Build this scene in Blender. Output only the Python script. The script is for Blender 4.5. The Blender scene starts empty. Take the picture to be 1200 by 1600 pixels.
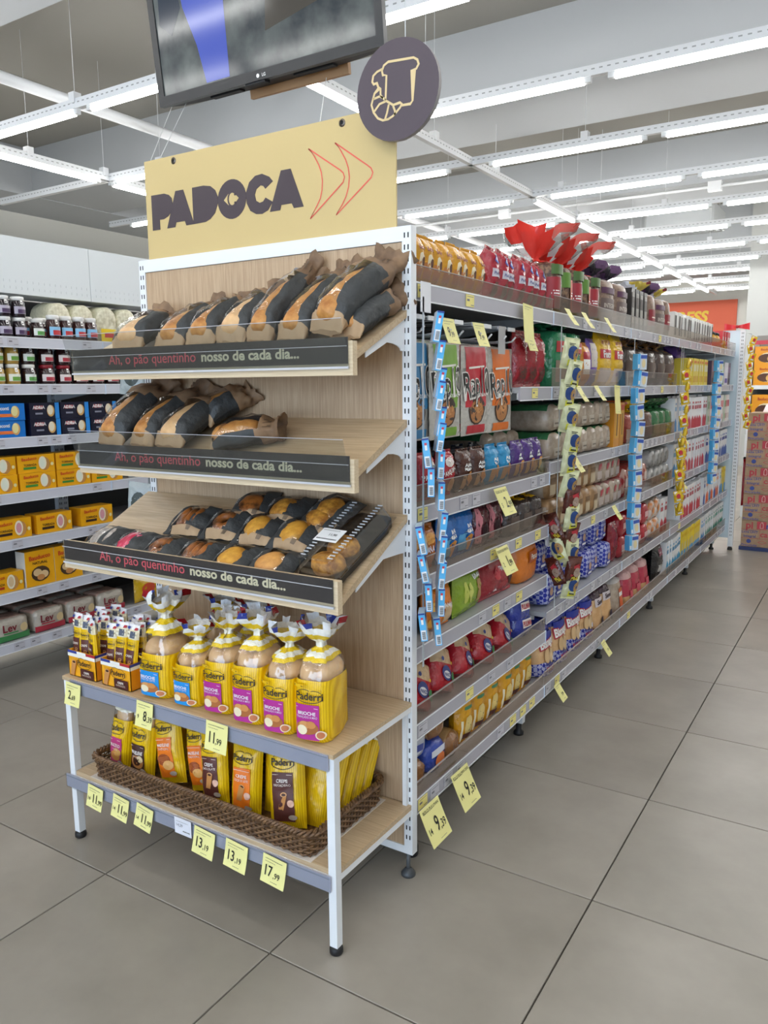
import bpy, math, random
from math import sin, cos, pi, radians, sqrt, atan2, tan
from mathutils import Vector, Matrix, noise
S = bpy.context.scene
C = S.collection
random.seed(7)

# ------------------------------------------------------------------ camera
cam_d = bpy.data.cameras.new('camera'); cam = bpy.data.objects.new('camera', cam_d); C.objects.link(cam)
CX, CY, CZ, YAW, PIT, ROLL, FPX = 1.0028, -1.7265, 1.35, .5618, -.1575, -.008, 1227.2
fw = Vector((-sin(YAW)*cos(PIT), cos(YAW)*cos(PIT), sin(PIT)))
rt = Vector((cos(YAW), sin(YAW), 0)); up = rt.cross(fw)
r2 = rt*cos(ROLL)+up*sin(ROLL); u2 = up*cos(ROLL)-rt*sin(ROLL)
mw = Matrix((r2, u2, -fw)).transposed().to_4x4(); mw.translation = (CX, CY, CZ)
cam.matrix_world = mw
cam_d.sensor_fit = 'VERTICAL'; cam_d.sensor_height = 36; cam_d.lens = FPX/1600*36
cam_d.clip_start = .02; cam_d.clip_end = 100
S.camera = cam

# ------------------------------------------------------------------ light
TUBE = 15.0           # strength of every LED tube
DAY = 140             # daylight through the shop front, watts
S.view_settings.view_transform = 'Standard'; S.view_settings.look = 'None'
S.view_settings.gamma = 1; S.view_settings.use_curve_mapping = False
S.view_settings.exposure = 0.9
w = bpy.data.worlds.new('outside'); S.world = w; w.use_nodes = True
w.node_tree.nodes['Background'].inputs[0].default_value = (.75, .86, 1, 1)
w.node_tree.nodes['Background'].inputs[1].default_value = .5
ld = bpy.data.lights.new('shop_front_daylight', 'AREA'); ld.shape = 'RECTANGLE'; ld.size = 7; ld.size_y = 2.6
ld.energy = DAY; ld.color = (.58, .77, 1)
lo = bpy.data.objects.new('shop_front_daylight', ld); C.objects.link(lo); lo.location = (.5, -6.9, 1.5); lo.rotation_euler = (radians(90), 0, 0)

# ------------------------------------------------------------------ materials
def lin(h):
    h = h.lstrip('#'); o = []
    for i in (0, 2, 4):
        c = int(h[i:i+2], 16)/255; o.append(c/12.92 if c <= .04045 else ((c+.055)/1.055)**2.4)
    return (*o, 1)
MC = {}
def nodes(m): m.use_nodes = True; return m.node_tree.nodes, m.node_tree.links
def pm(col, rough=.5, bump=0, bscale=30, metal=0, spec=.5, coat=0, name=None, emit=0):
    k = (col, rough, bump, bscale, metal, spec, coat, emit)
    if k in MC: return MC[k]
    m = bpy.data.materials.new(name or 'paint_'+col.lstrip('#')); N, L = nodes(m); b = N['Principled BSDF']
    b.inputs['Base Color'].default_value = lin(col); b.inputs['Roughness'].default_value = rough
    b.inputs['Metallic'].default_value = metal; b.inputs['Specular IOR Level'].default_value = spec
    b.inputs['Coat Weight'].default_value = coat
    if emit: b.inputs['Emission Color'].default_value = lin(col); b.inputs['Emission Strength'].default_value = emit
    if bump:
        t = N.new('ShaderNodeTexCoord'); n = N.new('ShaderNodeTexNoise'); n.inputs['Scale'].default_value = bscale; n.inputs['Detail'].default_value = 3
        bp = N.new('ShaderNodeBump'); bp.inputs['Strength'].default_value = bump; bp.inputs['Distance'].default_value = .01
        L.new(t.outputs['Object'], n.inputs['Vector']); L.new(n.outputs['Fac'], bp.inputs['Height']); L.new(bp.outputs['Normal'], b.inputs['Normal'])
    MC[k] = m; return m
def pl(col): return pm(col, .2, .8, 42, 0, .7)          # printed plastic wrapper
def ink(col): return pm(col, .45)                  # flat print
def two(name, a, b, scale, rough, stretch=(1, 1, 1), lo=.35, hi=.65, bump=0, detail=4, obj_rand=0, kind='noise'):
    if name in MC: return MC[name]
    m = bpy.data.materials.new(name); N, L = nodes(m); bs = N['Principled BSDF']; bs.inputs['Roughness'].default_value = rough
    t = N.new('ShaderNodeTexCoord'); mp = N.new('ShaderNodeMapping'); mp.inputs['Scale'].default_value = stretch
    n = N.new('ShaderNodeTexNoise'); n.inputs['Scale'].default_value = scale; n.inputs['Detail'].default_value = detail; n.inputs['Roughness'].default_value = .6
    r = N.new('ShaderNodeValToRGB'); r.color_ramp.elements[0].position = lo; r.color_ramp.elements[1].position = hi
    r.color_ramp.elements[0].color = lin(a); r.color_ramp.elements[1].color = lin(b)
    L.new(t.outputs['Object'], mp.inputs['Vector']); L.new(mp.outputs['Vector'], n.inputs['Vector']); L.new(n.outputs['Fac'], r.inputs['Fac'])
    col = r.outputs['Color']
    if obj_rand:
        oi = N.new('ShaderNodeObjectInfo'); h = N.new('ShaderNodeHueSaturation'); ma = N.new('ShaderNodeMapRange')
        ma.inputs[3].default_value = 1-obj_rand; ma.inputs[4].default_value = 1+obj_rand
        ad = N.new('ShaderNodeVectorMath'); ad.operation = 'ADD'; L.new(mp.outputs['Vector'], ad.inputs[0])
        sc = N.new('ShaderNodeVectorMath'); sc.operation = 'SCALE'; cb = N.new('ShaderNodeCombineXYZ')
        L.new(oi.outputs['Random'], cb.inputs[0]); L.new(oi.outputs['Random'], cb.inputs[1]); L.new(cb.outputs[0], sc.inputs[0]); sc.inputs['Scale'].default_value = 37
        L.new(sc.outputs[0], ad.inputs[1]); L.new(ad.outputs[0], n.inputs['Vector'])
        L.new(oi.outputs['Random'], ma.inputs[0]); L.new(ma.outputs[0], h.inputs['Value']); L.new(col, h.inputs['Color']); col = h.outputs['Color']
    L.new(col, bs.inputs['Base Color'])
    if bump:
        bp = N.new('ShaderNodeBump'); bp.inputs['Strength'].default_value = bump; bp.inputs['Distance'].default_value = .004
        L.new(n.outputs['Fac'], bp.inputs['Height']); L.new(bp.outputs['Normal'], bs.inputs['Normal'])
    MC[name] = m; return m
def clear(name, gloss, rough, tint='ffffff', bump=0, bscale=30):
    if name in MC: return MC[name]
    m = bpy.data.materials.new(name); N, L = nodes(m); N.remove(N['Principled BSDF']); o = N['Material Output']
    t = N.new('ShaderNodeBsdfTransparent'); t.inputs[0].default_value = lin(tint)
    g = N.new('ShaderNodeBsdfGlossy'); g.inputs['Roughness'].default_value = rough
    lw = N.new('ShaderNodeLayerWeight'); lw.inputs[0].default_value = .5
    pw = N.new('ShaderNodeMath'); pw.operation = 'POWER'; pw.inputs[1].default_value = 4; L.new(lw.outputs['Facing'], pw.inputs[0])
    ma = N.new('ShaderNodeMapRange'); ma.inputs[3].default_value = gloss; ma.inputs[4].default_value = min(1, gloss+.5)
    x = N.new('ShaderNodeMixShader'); L.new(pw.outputs[0], ma.inputs[0]); L.new(ma.outputs[0], x.inputs[0]); L.new(t.outputs[0], x.inputs[1]); L.new(g.outputs[0], x.inputs[2]); L.new(x.outputs[0], o.inputs[0])
    if bump:
        tc = N.new('ShaderNodeTexCoord'); n = N.new('ShaderNodeTexNoise'); n.inputs['Scale'].default_value = bscale; n.inputs['Detail'].default_value = 2
        bp = N.new('ShaderNodeBump'); bp.inputs['Strength'].default_value = bump; bp.inputs['Distance'].default_value = .02
        L.new(tc.outputs['Object'], n.inputs['Vector']); L.new(n.outputs['Fac'], bp.inputs['Height'])
        for q in (g, lw): L.new(bp.outputs['Normal'], q.inputs['Normal'])
    MC[name] = m; return m
FILM = clear('clear_film', .13, .1, 'ffffff', .55, 20)
ACRY = clear('clear_acrylic', .06, .03, 'f4f6f6')
GUARD = clear('clear_guard', .12, .06, 'eee6e0')
WHITE = pm('e9ebee', .35, name='white_powder_coat'); WHITE2 = pm('d9dcde', .45); RAIL = pm('b4b2bc', .22); LILAC = pm('b9b8cc', .2)
DARK = pm('141416', .6); BLK = pm('1b1a1c', .5); CARD = pm('2e262c', .35, name='plum_card'); PLUM = pm('4a4048', .4); CREAM = pm('e4cd92', .5)
OAK = two('light_oak_laminate', 'ab8e70', 'c8ad8d', 14, .42, (14, 14, .55), .3, .7, .04)
OAKB = two('light_oak_board', 'b59a78', 'd0b896', 12, .4, (.6, 14, 14), .3, .7, .04)
OAKE = two('oak_edge_band', 'cdb593', 'e0cdae', 12, .45, (.5, 10, 22), .3, .7)
CRUST = two('golden_crust', '96551e', 'dfa45a', 18, .45, (1, 1, 1), .3, .68, .3)
CRUSTP = two('pale_crust', 'cf9c66', 'ecc898', 14, .5, (1, 1, 1), .3, .7, .2)
MUFF = two('muffin_crumb', '8f5514', 'd89a3a', 45, .6, (1, 1, 1), .35, .65, .6)
KRAFT = two('kraft_paper', 'a98a68', 'c6a986', 9, .65, (1, 1, 1), .3, .7, .9)
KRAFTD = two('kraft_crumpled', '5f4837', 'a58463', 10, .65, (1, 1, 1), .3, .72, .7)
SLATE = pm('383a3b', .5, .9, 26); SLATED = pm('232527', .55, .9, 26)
WICK = two('brown_wicker', '4e3420', '85623f', 60, .5)
YEL = pl('f0bd0a'); YELD = pl('d9a404')

# ------------------------------------------------------------------ mesh builder
GC = {}
def glyphs(s, bold=0):
    k = (s, bold)
    if k not in GC:
        cu = bpy.data.curves.new('g', 'FONT'); cu.body = s; cu.size = 1; cu.resolution_u = 3; cu.align_x = 'CENTER'; cu.offset = bold
        ob = bpy.data.objects.new('g', cu); me = bpy.data.meshes.new_from_object(ob)
        vs = [(v.co.x, v.co.y) for v in me.vertices]; fs = [tuple(p.vertices) for p in me.polygons]
        bpy.data.objects.remove(ob); bpy.data.curves.remove(cu); bpy.data.meshes.remove(me)
        if vs:
            x0 = min(a for a, b in vs); x1 = max(a for a, b in vs); vs = [(a-(x0+x1)/2, b) for a, b in vs]; wd = x1-x0
        else: wd = 1
        GC[k] = (vs, fs, wd)
    return GC[k]
class MB:
    def __init__(s): s.v, s.f, s.m, s.sm, s.mats = [], [], [], [], []
    def mi(s, m):
        if m not in s.mats: s.mats.append(m)
        return s.mats.index(m)
    def add(s, vs, fs, m, smooth=False):
        n = len(s.v); s.v += [tuple(a) for a in vs]; i = s.mi(m) if not isinstance(m, list) else None
        for k, f in enumerate(fs):
            s.f.append(tuple(n+j for j in f)); s.m.append(i if i is not None else s.mi(m[k])); s.sm.append(smooth)
        return s
    def box(s, x0, x1, y0, y1, z0, z1, m, mx=None, my=None, mz=None, tf=None):
        vs = [(x, y, z) for z in (z0, z1) for y in (y0, y1) for x in (x0, x1)]
        if tf: vs = [tf(*a) for a in vs]
        fs = [(0, 2, 3, 1), (4, 5, 7, 6), (0, 1, 5, 4), (2, 6, 7, 3), (0, 4, 6, 2), (1, 3, 7, 5)]
        return s.add(vs, fs, [mz or m, mz or m, my or m, my or m, mx or m, mx or m])
    def cbox(s, x0, x1, y0, y1, z0, z1, c, m):       # box with chamfered vertical and top edges
        p = [(x0+c, y0), (x1-c, y0), (x1, y0+c), (x1, y1-c), (x1-c, y1), (x0+c, y1), (x0, y1-c), (x0, y0+c)]
        q = [(min(max(x, x0+c), x1-c), min(max(y, y0+c), y1-c)) for x, y in p]
        vs = [(x, y, z0) for x, y in p]+[(x, y, z1-c) for x, y in p]+[(x, y, z1) for x, y in q]
        fs = [tuple(range(7, -1, -1)), tuple(range(16, 24))]
        for r in (0, 8):
            for i in range(8): j = (i+1) % 8; fs.append((r+i, r+j, r+8+j, r+8+i))
        return s.add(vs, fs, m)
    def grid(s, fn, nu, nv, m, smooth=True, closed=False, matfn=None, caps=False):
        vs = [fn(i/nu, j/nv) for j in range(nv+1) for i in range(nu if closed else nu+1)]
        W = nu if closed else nu+1; fs, ms = [], []
        for j in range(nv):
            for i in range(nu):
                i2 = (i+1) % W
                fs.append((j*W+i, j*W+i2, (j+1)*W+i2, (j+1)*W+i)); ms.append(matfn((i+.5)/nu, (j+.5)/nv) if matfn else m)
        if caps and closed:
            fs.append(tuple(range(W-1, -1, -1))); ms.append(ms[0]); fs.append(tuple(nv*W+i for i in range(W))); ms.append(ms[-1])
        return s.add(vs, fs, ms, smooth)
    def tube(s, path, r, n, m, caps=True, closed=False):
        path = [Vector(p) for p in path]; N = len(path); vs = []
        for i, p in enumerate(path):
            a = path[(i-1) % N] if closed or i else path[0]; b = path[(i+1) % N] if closed or i < N-1 else path[-1]
            t = (b-a).normalized(); u = t.cross(Vector((0, 0, 1)) if abs(t.z) < .95 else Vector((1, 0, 0))).normalized(); w_ = t.cross(u)
            rr = r(i/(N-1)) if callable(r) else r
            vs += [p+u*rr*cos(2*pi*k/n)+w_*rr*sin(2*pi*k/n) for k in range(n)]
        fs = []
        for i in range(N if closed else N-1):
            j = (i+1) % N
            for k in range(n): l = (k+1) % n; fs.append((i*n+k, i*n+l, j*n+l, j*n+k))
        if caps and not closed: fs += [tuple(range(n-1, -1, -1)), tuple((N-1)*n+k for k in range(n))]
        return s.add(vs, fs, m, n > 5)
    def lathe(s, prof, n, m, c=(0, 0, 0), mats=None):
        N = len(prof); vs = [(c[0]+r*cos(2*pi*k/n), c[1]+r*sin(2*pi*k/n), c[2]+z) for r, z in prof for k in range(n)]; fs, ms = [], []
        for i in range(N-1):
            for k in range(n): l = (k+1) % n; fs.append((i*n+k, i*n+l, (i+1)*n+l, (i+1)*n+k)); ms.append(mats[i] if mats else m)
        fs += [tuple(range(n-1, -1, -1)), tuple((N-1)*n+k for k in range(n))]; ms += [ms[0], ms[-1]]
        return s.add(vs, fs, ms, True)
    def blob(s, c, r, m, nu=12, nv=8, amp=0, seed=0, fq=6, flat=0):
        def fn(u, v):
            a, b = 2*pi*u, pi*(v-.5); d = Vector((cos(a)*cos(b), sin(a)*cos(b), sin(b)))
            k = 1+amp*noise.noise(d*fq*.3+Vector((seed*3.1, seed, 0)))
            z = d.z*r[2]*k
            return (c[0]+d.x*r[0]*k, c[1]+d.y*r[1]*k, c[2]+(max(z, -flat) if flat else z))
        return s.grid(fn, nu, nv, m, True, True)
    def prism(s, pts, fn, t, m):                      # flat outline pushed through fn(x,z,depth)
        n = len(pts); vs = [fn(a, b, 0) for a, b in pts]+[fn(a, b, t) for a, b in pts]
        fs = [tuple(range(n)), tuple(range(2*n-1, n-1, -1))]+[(i, n+i, n+(i+1) % n, (i+1) % n) for i in range(n)]
        return s.add(vs, fs, m)
    def stroke(s, pts, wd, fn, m, closed=False):      # flat ribbon
        n = len(pts); P = [Vector((a, b, 0)) for a, b in pts]; vs = []
        for i in range(n):
            a = P[(i-1) % n] if closed or i else P[0]; b = P[(i+1) % n] if closed or i < n-1 else P[-1]
            t = (b-a).normalized(); q = Vector((-t.y, t.x, 0))*wd/2
            d1 = (P[i]-a).normalized() if (P[i]-a).length else t
            cs = max(.35, abs(d1.dot(t))); q = q/cs
            vs += [fn(P[i].x+q.x, P[i].y+q.y), fn(P[i].x-q.x, P[i].y-q.y)]
        fs = [(2*i, 2*i+1, 2*((i+1) % n)+1, 2*((i+1) % n)) for i in range(n if closed else n-1)]
        return s.add(vs, fs, m)
    def text(s, st, fn, cx, cz, h, m, bold=0, xs=1, maxw=None, rot=0, shear=0, fit=False):
        vs, fs, wd = glyphs(st, bold); k = h/.7; kx = k*xs
        if maxw and (fit or wd*kx > maxw): kx = maxw/wd
        cr, sr = cos(rot), sin(rot); o = []
        for a, b in vs:
            X, Z = a*kx+shear*b*k, (b-.35)*k; o.append(fn(cx+X*cr-Z*sr, cz+X*sr+Z*cr))
        return s.add(o, fs, m)
    def build(s, name, parent=None, loc=None):
        me = bpy.data.meshes.new(name); me.from_pydata(s.v, [], s.f)
        for m in s.mats: me.materials.append(m)
        me.polygons.foreach_set('material_index', s.m); me.polygons.foreach_set('use_smooth', s.sm); me.update()
        o = bpy.data.objects.new(name, me); C.objects.link(o)
        if parent: o.parent = parent
        if loc: o.location = loc
        return o
def tag(o, label=None, cat=None, group=None, kind=None):
    for k, v in (('label', label), ('category', cat), ('group', group), ('kind', kind)):
        if v: o[k] = v
    return o
def empty(name, loc=(0, 0, 0)):
    o = bpy.data.objects.new(name, None); C.objects.link(o); o.location = loc; o.empty_display_size = .05; return o
def dup(o, parent=None):
    c = o.copy(); C.objects.link(c)
    for k in list(c.keys()):
        if k in ('label', 'category', 'group') and parent is None: del c[k]
    if parent is not None: c.parent = parent
    for ch in o.children: dup(ch, c)
    return c
USED = set()
def put(proto, loc, rz=0, rx=0, ry=0, sc=1, M=None):
    if proto.name in USED: o = dup(proto)
    else: USED.add(proto.name); o = proto
    if M is not None: o.matrix_world = M
    else:
        o.location = loc; o.rotation_euler = (rx, ry, rz); o.scale = (sc, sc, sc) if not isinstance(sc, tuple) else sc
    return o
ORD = 'first second third fourth fifth sixth seventh eighth ninth tenth eleventh twelfth thirteenth fourteenth fifteenth sixteenth seventeenth eighteenth nineteenth twentieth'.split()
P90 = pi/2

# ------------------------------------------------------------------ the room
T, TA, TC = .6014, .4513, .1702
floor = MB().box(-9.2, 5.2, -7, 18.2, -.06, -.012, pm('3a3734', .9)).build('floor'); tag(floor, kind='structure')
TILE = two('grey_porcelain', '8f887e', 'a59e93', 2.2, .32, (1, 1, 1), .3, .7, 0, 5, .035)
tm = MB().cbox(-T/2+.002, T/2-.002, -T/2+.002, T/2-.002, -.012, 0, .0012, TILE)
tile0 = tm.build('tile', floor)
cells = []
for i in range(-16, 8):
    for j in range(-12, 30):
        x, y = TA+(i+.5)*T, TC+(j+.5)*T
        if -9.2 < x-T/2 and x+T/2 < 5.2 and -7 < y-T/2 and y+T/2 < 18.2:
            d = Vector((x-CX, y-CY, -CZ)); dz = d.dot(fw)
            inside = dz > .2 and abs(d.dot(r2)/dz*FPX) < 760 and abs(d.dot(u2)/dz*FPX) < 960
            cells.append((0 if inside else 1, d.length, x, y))
cells.sort(); rest = MB(); first = True
for k, (a, b, x, y) in enumerate(cells):
    if k < 240:
        t = tile0 if first else tile0.copy()
        if not first: C.objects.link(t); t.parent = floor
        first = False; t.location = (x, y, 0)
    else: rest.cbox(x-T/2+.002, x+T/2-.002, y-T/2+.002, y+T/2-.002, -.012, 0, .0012, TILE)
tag(rest.build('tile_field', floor), kind='stuff')
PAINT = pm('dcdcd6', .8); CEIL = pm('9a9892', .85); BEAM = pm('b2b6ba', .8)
for nm, b in (('wall_left', (-9.3, -9.2, -7, 18.3, 0, 4.4)), ('wall_right', (5.2, 5.3, -7, 18.3, 0, 4.4)), ('wall_back', (-9.3, 5.3, 18.2, 18.3, 0, 4.4))):
    tag(MB().box(*b, PAINT).build(nm), kind='structure')
wf = MB(); wf.box(-9.3, -3.1, -7.1, -7, 0, 4.4, PAINT); wf.box(4.1, 5.3, -7.1, -7, 0, 4.4, PAINT); wf.box(-3.1, 4.1, -7.1, -7, 2.9, 4.4, PAINT)
tag(wf.build('wall_front'), kind='structure')
wn = MB()
for x in (-3.1, -1.3, .5, 2.3, 4.06): wn.box(x, x+.04, -7.08, -7.02, 0, 2.9, pm('8c9094', .4))
tag(wn.build('window_1'), kind='structure')
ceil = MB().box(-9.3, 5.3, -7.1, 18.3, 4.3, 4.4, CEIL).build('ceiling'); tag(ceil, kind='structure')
for y0, y1 in ((-3.5, -2.3), (.55, 1.74), (4.7, 5.88), (8.75, 9.95), (12.8, 14.0), (16.8, 18.2)):
    MB().box(-9.2, 5.2, y0, y1, 3.75, 4.3, BEAM).build('beam', ceil)
MB().box(-9.2, -8.2, -7, 18.2, 3.742, 4.3, BEAM).build('beam', ceil)
cm = MB().box(-.98, -.1, 12.6, 13.4, 0, 4.3, pm('bcbebc', .7)).build('trim_1'); tag(cm, kind='structure')
cm = MB().box(1.6, 2.3, 9.2, 9.9, 0, 3.75, pm('e2e3e1', .7)).build('trim_2'); tag(cm, kind='structure')

# long white pipe under the ceiling slab
MB0 = MB().tube([(-4.75, -2, 3.66), (-4.75, 12, 3.66)], .045, 10, WHITE).build('ceiling_pipe')
tag(MB0, 'long white round pipe under the ceiling beyond the TV', 'pipe')
g = MB()
for y in (-1, 1.2, 5.2, 9.2): g.box(-4.765, -4.735, y, y+.03, 3.69, 3.75, WHITE2)
g.build('pipe_clip', MB0)

# ------------------------------------------------------------------ LED tracks
LED = bpy.data.materials.new('led_tube'); N, L = nodes(LED); N.remove(N['Principled BSDF']); e = N.new('ShaderNodeEmission')
e.inputs[0].default_value = (1, .99, .96, 1); e.inputs[1].default_value = TUBE; L.new(e.outputs[0], N['Material Output'].inputs[0])
ZL = 3.25
PERF = two('perforated_grey', '55585a', 'c9cccc', 60, .4, (1, 1, 1), .45, .5)
tubeX = MB().tube([(0, 0, 0), (1.25, 0, 0)], .021, 8, LED)
tubeX0 = tubeX.build('led_tube'); tubeX0.name = 'led_tube'
def track(name, along, c, a0, a1, segs, label, wires):
    r = empty(name, (0, 0, 0)); h = MB(); pf = MB()
    def bx(b, p, q, w0, w1, z0, z1, m):
        if along == 'x': b.box(p, q, c+w0, c+w1, z0, z1, m)
        else: b.box(c+w0, c+w1, p, q, z0, z1, m)
    bx(h, a0, a1, -.022, .022, ZL+.022, ZL+.085, WHITE); h.build('track_channel', r)
    t = a0
    while t < a1-.02: bx(pf, t, t+.022, -.0225, .0225, ZL+.055, ZL+.063, pm('a4a7a8', .5)); t += .05
    for s0, s1 in segs:
        bx(pf, s0-.045, s0, -.016, .016, ZL-.012, ZL+.022, WHITE2); bx(pf, s1, s1+.045, -.016, .016, ZL-.012, ZL+.022, WHITE2)
    tag(tag(pf.build('slots_and_sockets', r), kind='stuff'), kind='stuff')
    for s0, s1 in segs:
        o = tubeX0 if tubeX0.parent is None else tubeX0.copy()
        if o is not tubeX0: C.objects.link(o)
        o.parent = r; o.scale = ((s1-s0)/1.25, 1, 1)
        if along == 'x': o.location = (s0, c, ZL)
        else: o.location = (c, s0, ZL); o.rotation_euler = (0, 0, P90)
    for p in wires:
        wm = MB(); q = (p, c) if along == 'x' else (c, p)
        zt = 3.75 if any(a-.02 < q[1] < b+.02 for a, b in ((.55, 1.74), (4.7, 5.88), (8.75, 9.95), (12.8, 14.0), (-3.5, -2.3), (16.8, 18.2))) else 4.3
        wm.tube([(*q, ZL+.08), (*q, zt)], .0025, 4, WHITE2); wm.box(q[0]-.03, q[0]+.03, q[1]-.03, q[1]+.03, ZL+.06, ZL+.13, WHITE); wm.build('hanger', r)
    tag(r, label, 'light', 'LED light tracks')
RS = [(-.55, .70), (-2.0, -.75), (.88, 2.13), (2.33, 3.58)]; LS = [(-3.72, -2.47), (-5.16, -3.91), (-6.6, -5.35)]
for k, y in enumerate((2.08, 3.48, 4.88, 6.30, 7.66, 8.93, 10.34, 11.72, 13.0, 14.4, 15.8)):
    sg = RS+LS if k else [(-.75+.02, .5), (-2.05, -.9+.02), (.7, 1.95)]+LS
    if k == 1: sg = RS+LS[:2]
    track('light_track', 'x', y, -7, 4, sg, 'white hanging light track across the aisles, %s beyond the bakery stand' % ORD[k], (-1.2, -3.9, 1.6) if k % 2 == 0 else (-1.9, -4.6, 1.1))
for k, y in enumerate((.67, -.73, -2.1, -3.5, -4.9)):
    track('light_track', 'x', y, -7, 4, RS+LS, 'white hanging light track behind the viewer, %s from the bakery stand' % ORD[k], (-1.2, -3.9, 1.6))
track('light_track', 'y', -2.22, 2.16, 17, [(2.2, 3.4), (6.42, 7.6), (7.86, 9.08), (9.32, 10.55), (10.75, 11.95), (12.15, 13.35), (13.55, 14.7), (14.9, 16)],
      'long white light track running down the length of the shop', (4.2, 5.4, 7.7, 10.6))
track('light_track', 'y', -5.28, -1, 6, [(.7, 1.9), (2.1, 3.32), (3.52, 4.75)], 'short white light track running lengthwise over the far aisle', (2.65, 3.42))
# ------------------------------------------------------------------ bakery stand: frame
ZB, ZT, W = .0701, 1.7396, .9705
def slots(b, x, y, z0, z1, dy, step=.0285, axis='y'):
    z = z0
    while z < z1:
        for q in (-.0052, .0052):
            if axis == 'y': b.box(x+q-.0018, x+q+.0018, y, y+dy, z, z+.0125, DARK)
            else: b.box(y, y+dy, x+q-.0018, x+q+.0018, z, z+.0125, DARK)
        z += step
st = empty('bakery_stand', (-W/2, 0, 0))
tag(st, 'white metal stand frame with a light oak back panel at the aisle end', 'display stand')
def child(b, name, par): o = b.build(name, par); o.location = tuple(-a for a in par.location) if par.type == 'EMPTY' else (0, 0, 0); return o
for x0 in (-W, -.026):
    b = MB().box(x0, x0+.026, 0, .026, ZB, ZT, WHITE); b.box(x0+.003, x0+.023, -.0004, 0, ZB+.004, ZT-.004, WHITE); o = child(b, 'upright', st)
    b = MB(); slots(b, x0+.013, -.0008, ZB+.045, ZT-.02, .0006); tag(b.build('slots', o), kind='stuff')
child(MB().box(-W+.026, -.026, 0, .026, ZT-.036, ZT, WHITE), 'top_rail', st)
child(MB().box(-W+.026, -.026, 0, .026, ZB, ZB+.022, WHITE), 'bottom_rail', st)
child(MB().box(-W+.026, -.026, .004, .022, ZB+.022, ZT-.037, OAK), 'back_panel', st)
for x in (-W+.02, -.02):
    for y in (.012,):
        child(MB().lathe([(.006, .02), (.006, ZB)], 8, pm('5a5d60', .4), (x, y, 0)).lathe([(.02, 0), (.02, .008), (.01, .02), (.006, .022)], 14, pm('45484b', .4), (x, y, 0)), 'levelling_foot', st)
child(MB().lathe([(.017, 0), (.019, .004), (.019, .03), (.015, .036), (.012, ZB)], 14, BLK, (-.06, .1, 0)), 'levelling_foot', st)
# banner
bn = MB().box(-.936, -.049, .012, .017, 1.74, 2.026, pm('ccb47c', .55), my=pm('ccb47c', .55)).build('banner')
tag(bn, 'cream banner board reading PADOCA with red arrows above the bakery stand', 'sign')
BF = lambda x, z, d=0: (x, .0115-d, z)
BP = lambda x, z, t: (x, .012-t, z)
INKB = ink('3d3038'); b = MB()
PO = [[(-.912, 1.926), (-.856, 1.925), (-.837, 1.919), (-.826, 1.909), (-.823, 1.893), (-.83, 1.87), (-.844, 1.859), (-.862, 1.853), (-.88, 1.853), (-.88, 1.825), (-.912, 1.825)],
      [(-.809, 1.926), (-.777, 1.926), (-.738, 1.825), (-.770, 1.825), (-.775, 1.838), (-.811, 1.838), (-.816, 1.825), (-.85, 1.825)],
      [(-.7405, 1.926), (-.695, 1.926), (-.668, 1.921), (-.65, 1.908), (-.641, 1.889), (-.642, 1.87), (-.654, 1.846), (-.673, 1.832), (-.692, 1.826), (-.7405, 1.825)],
      [(-.588+.0535*cos(2*pi*k/28), 1.8755+.053*sin(2*pi*k/28)) for k in range(28)],
      [(-.438, 1.903), (-.45, 1.916), (-.475, 1.927), (-.5, 1.925), (-.522, 1.911), (-.535, 1.885), (-.533, 1.857), (-.521, 1.836), (-.5, 1.825), (-.479, 1.823), (-.458, 1.83), (-.44, 1.85), (-.465, 1.864), (-.474, 1.855), (-.486, 1.853), (-.499, 1.86), (-.503, 1.876), (-.497, 1.89), (-.482, 1.898), (-.472, 1.895), (-.465, 1.887)],
      [(-.409, 1.926), (-.376, 1.926), (-.335, 1.825), (-.368, 1.825), (-.375, 1.838), (-.411, 1.838), (-.415, 1.825), (-.451, 1.825)]]
for p in PO: b.prism(p, BP, .0012, INKB)
b.build('lettering', bn)
b = MB(); DC = (-.5895, 1.8755)
b.prism([(DC[0]-.028, DC[1]), (DC[0]-.012, DC[1]+.014), (DC[0]+.002, DC[1]+.021), (DC[0]+.012, DC[1]+.014), (DC[0]+.028, DC[1]), (DC[0]+.012, DC[1]-.014), (DC[0]+.002, DC[1]-.021), (DC[0]-.012, DC[1]-.014)], BP, .0016, pm('ccb47c', .55))
b.stroke([(DC[0]+.004+.0155*cos(radians(a)), DC[1]+.0195*sin(radians(a))) for a in range(55, 306, 25)], .0055, lambda x, z: (x, .0100, z), INKB)
for a in (55, 305): b.prism([(DC[0]+.0075+.0125*cos(radians(a))+.004*cos(k), DC[1]+.014*sin(radians(a))+.004*sin(k)) for k in (0, 1, 2, 3, 4, 5, 6)], BP, .0021, INKB)
b.build('emblem', bn)
RED = ink('e0584a'); b = MB()
def rnd(p, i, n=5, r=.35):
    return p
for pts in ([(-.315, 1.966), (-.215, 1.899), (-.206, 1.891), (-.202, 1.88), (-.207, 1.868), (-.314, 1.791), (-.2935, 1.818), (-.28, 1.838), (-.274, 1.858), (-.272, 1.88), (-.275, 1.902), (-.283, 1.922), (-.296, 1.944)],
            [(-.23, 1.967), (-.131, 1.898), (-.121, 1.89), (-.116, 1.879), (-.121, 1.868), (-.23, 1.791), (-.211, 1.813), (-.198, 1.833), (-.19, 1.855), (-.187, 1.878), (-.190, 1.901), (-.198, 1.922), (-.212, 1.945)]):
    b.stroke(pts, .0032, lambda x, z: (x, .0112, z), RED, True)
b.build('arrow_outline', bn)
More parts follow.
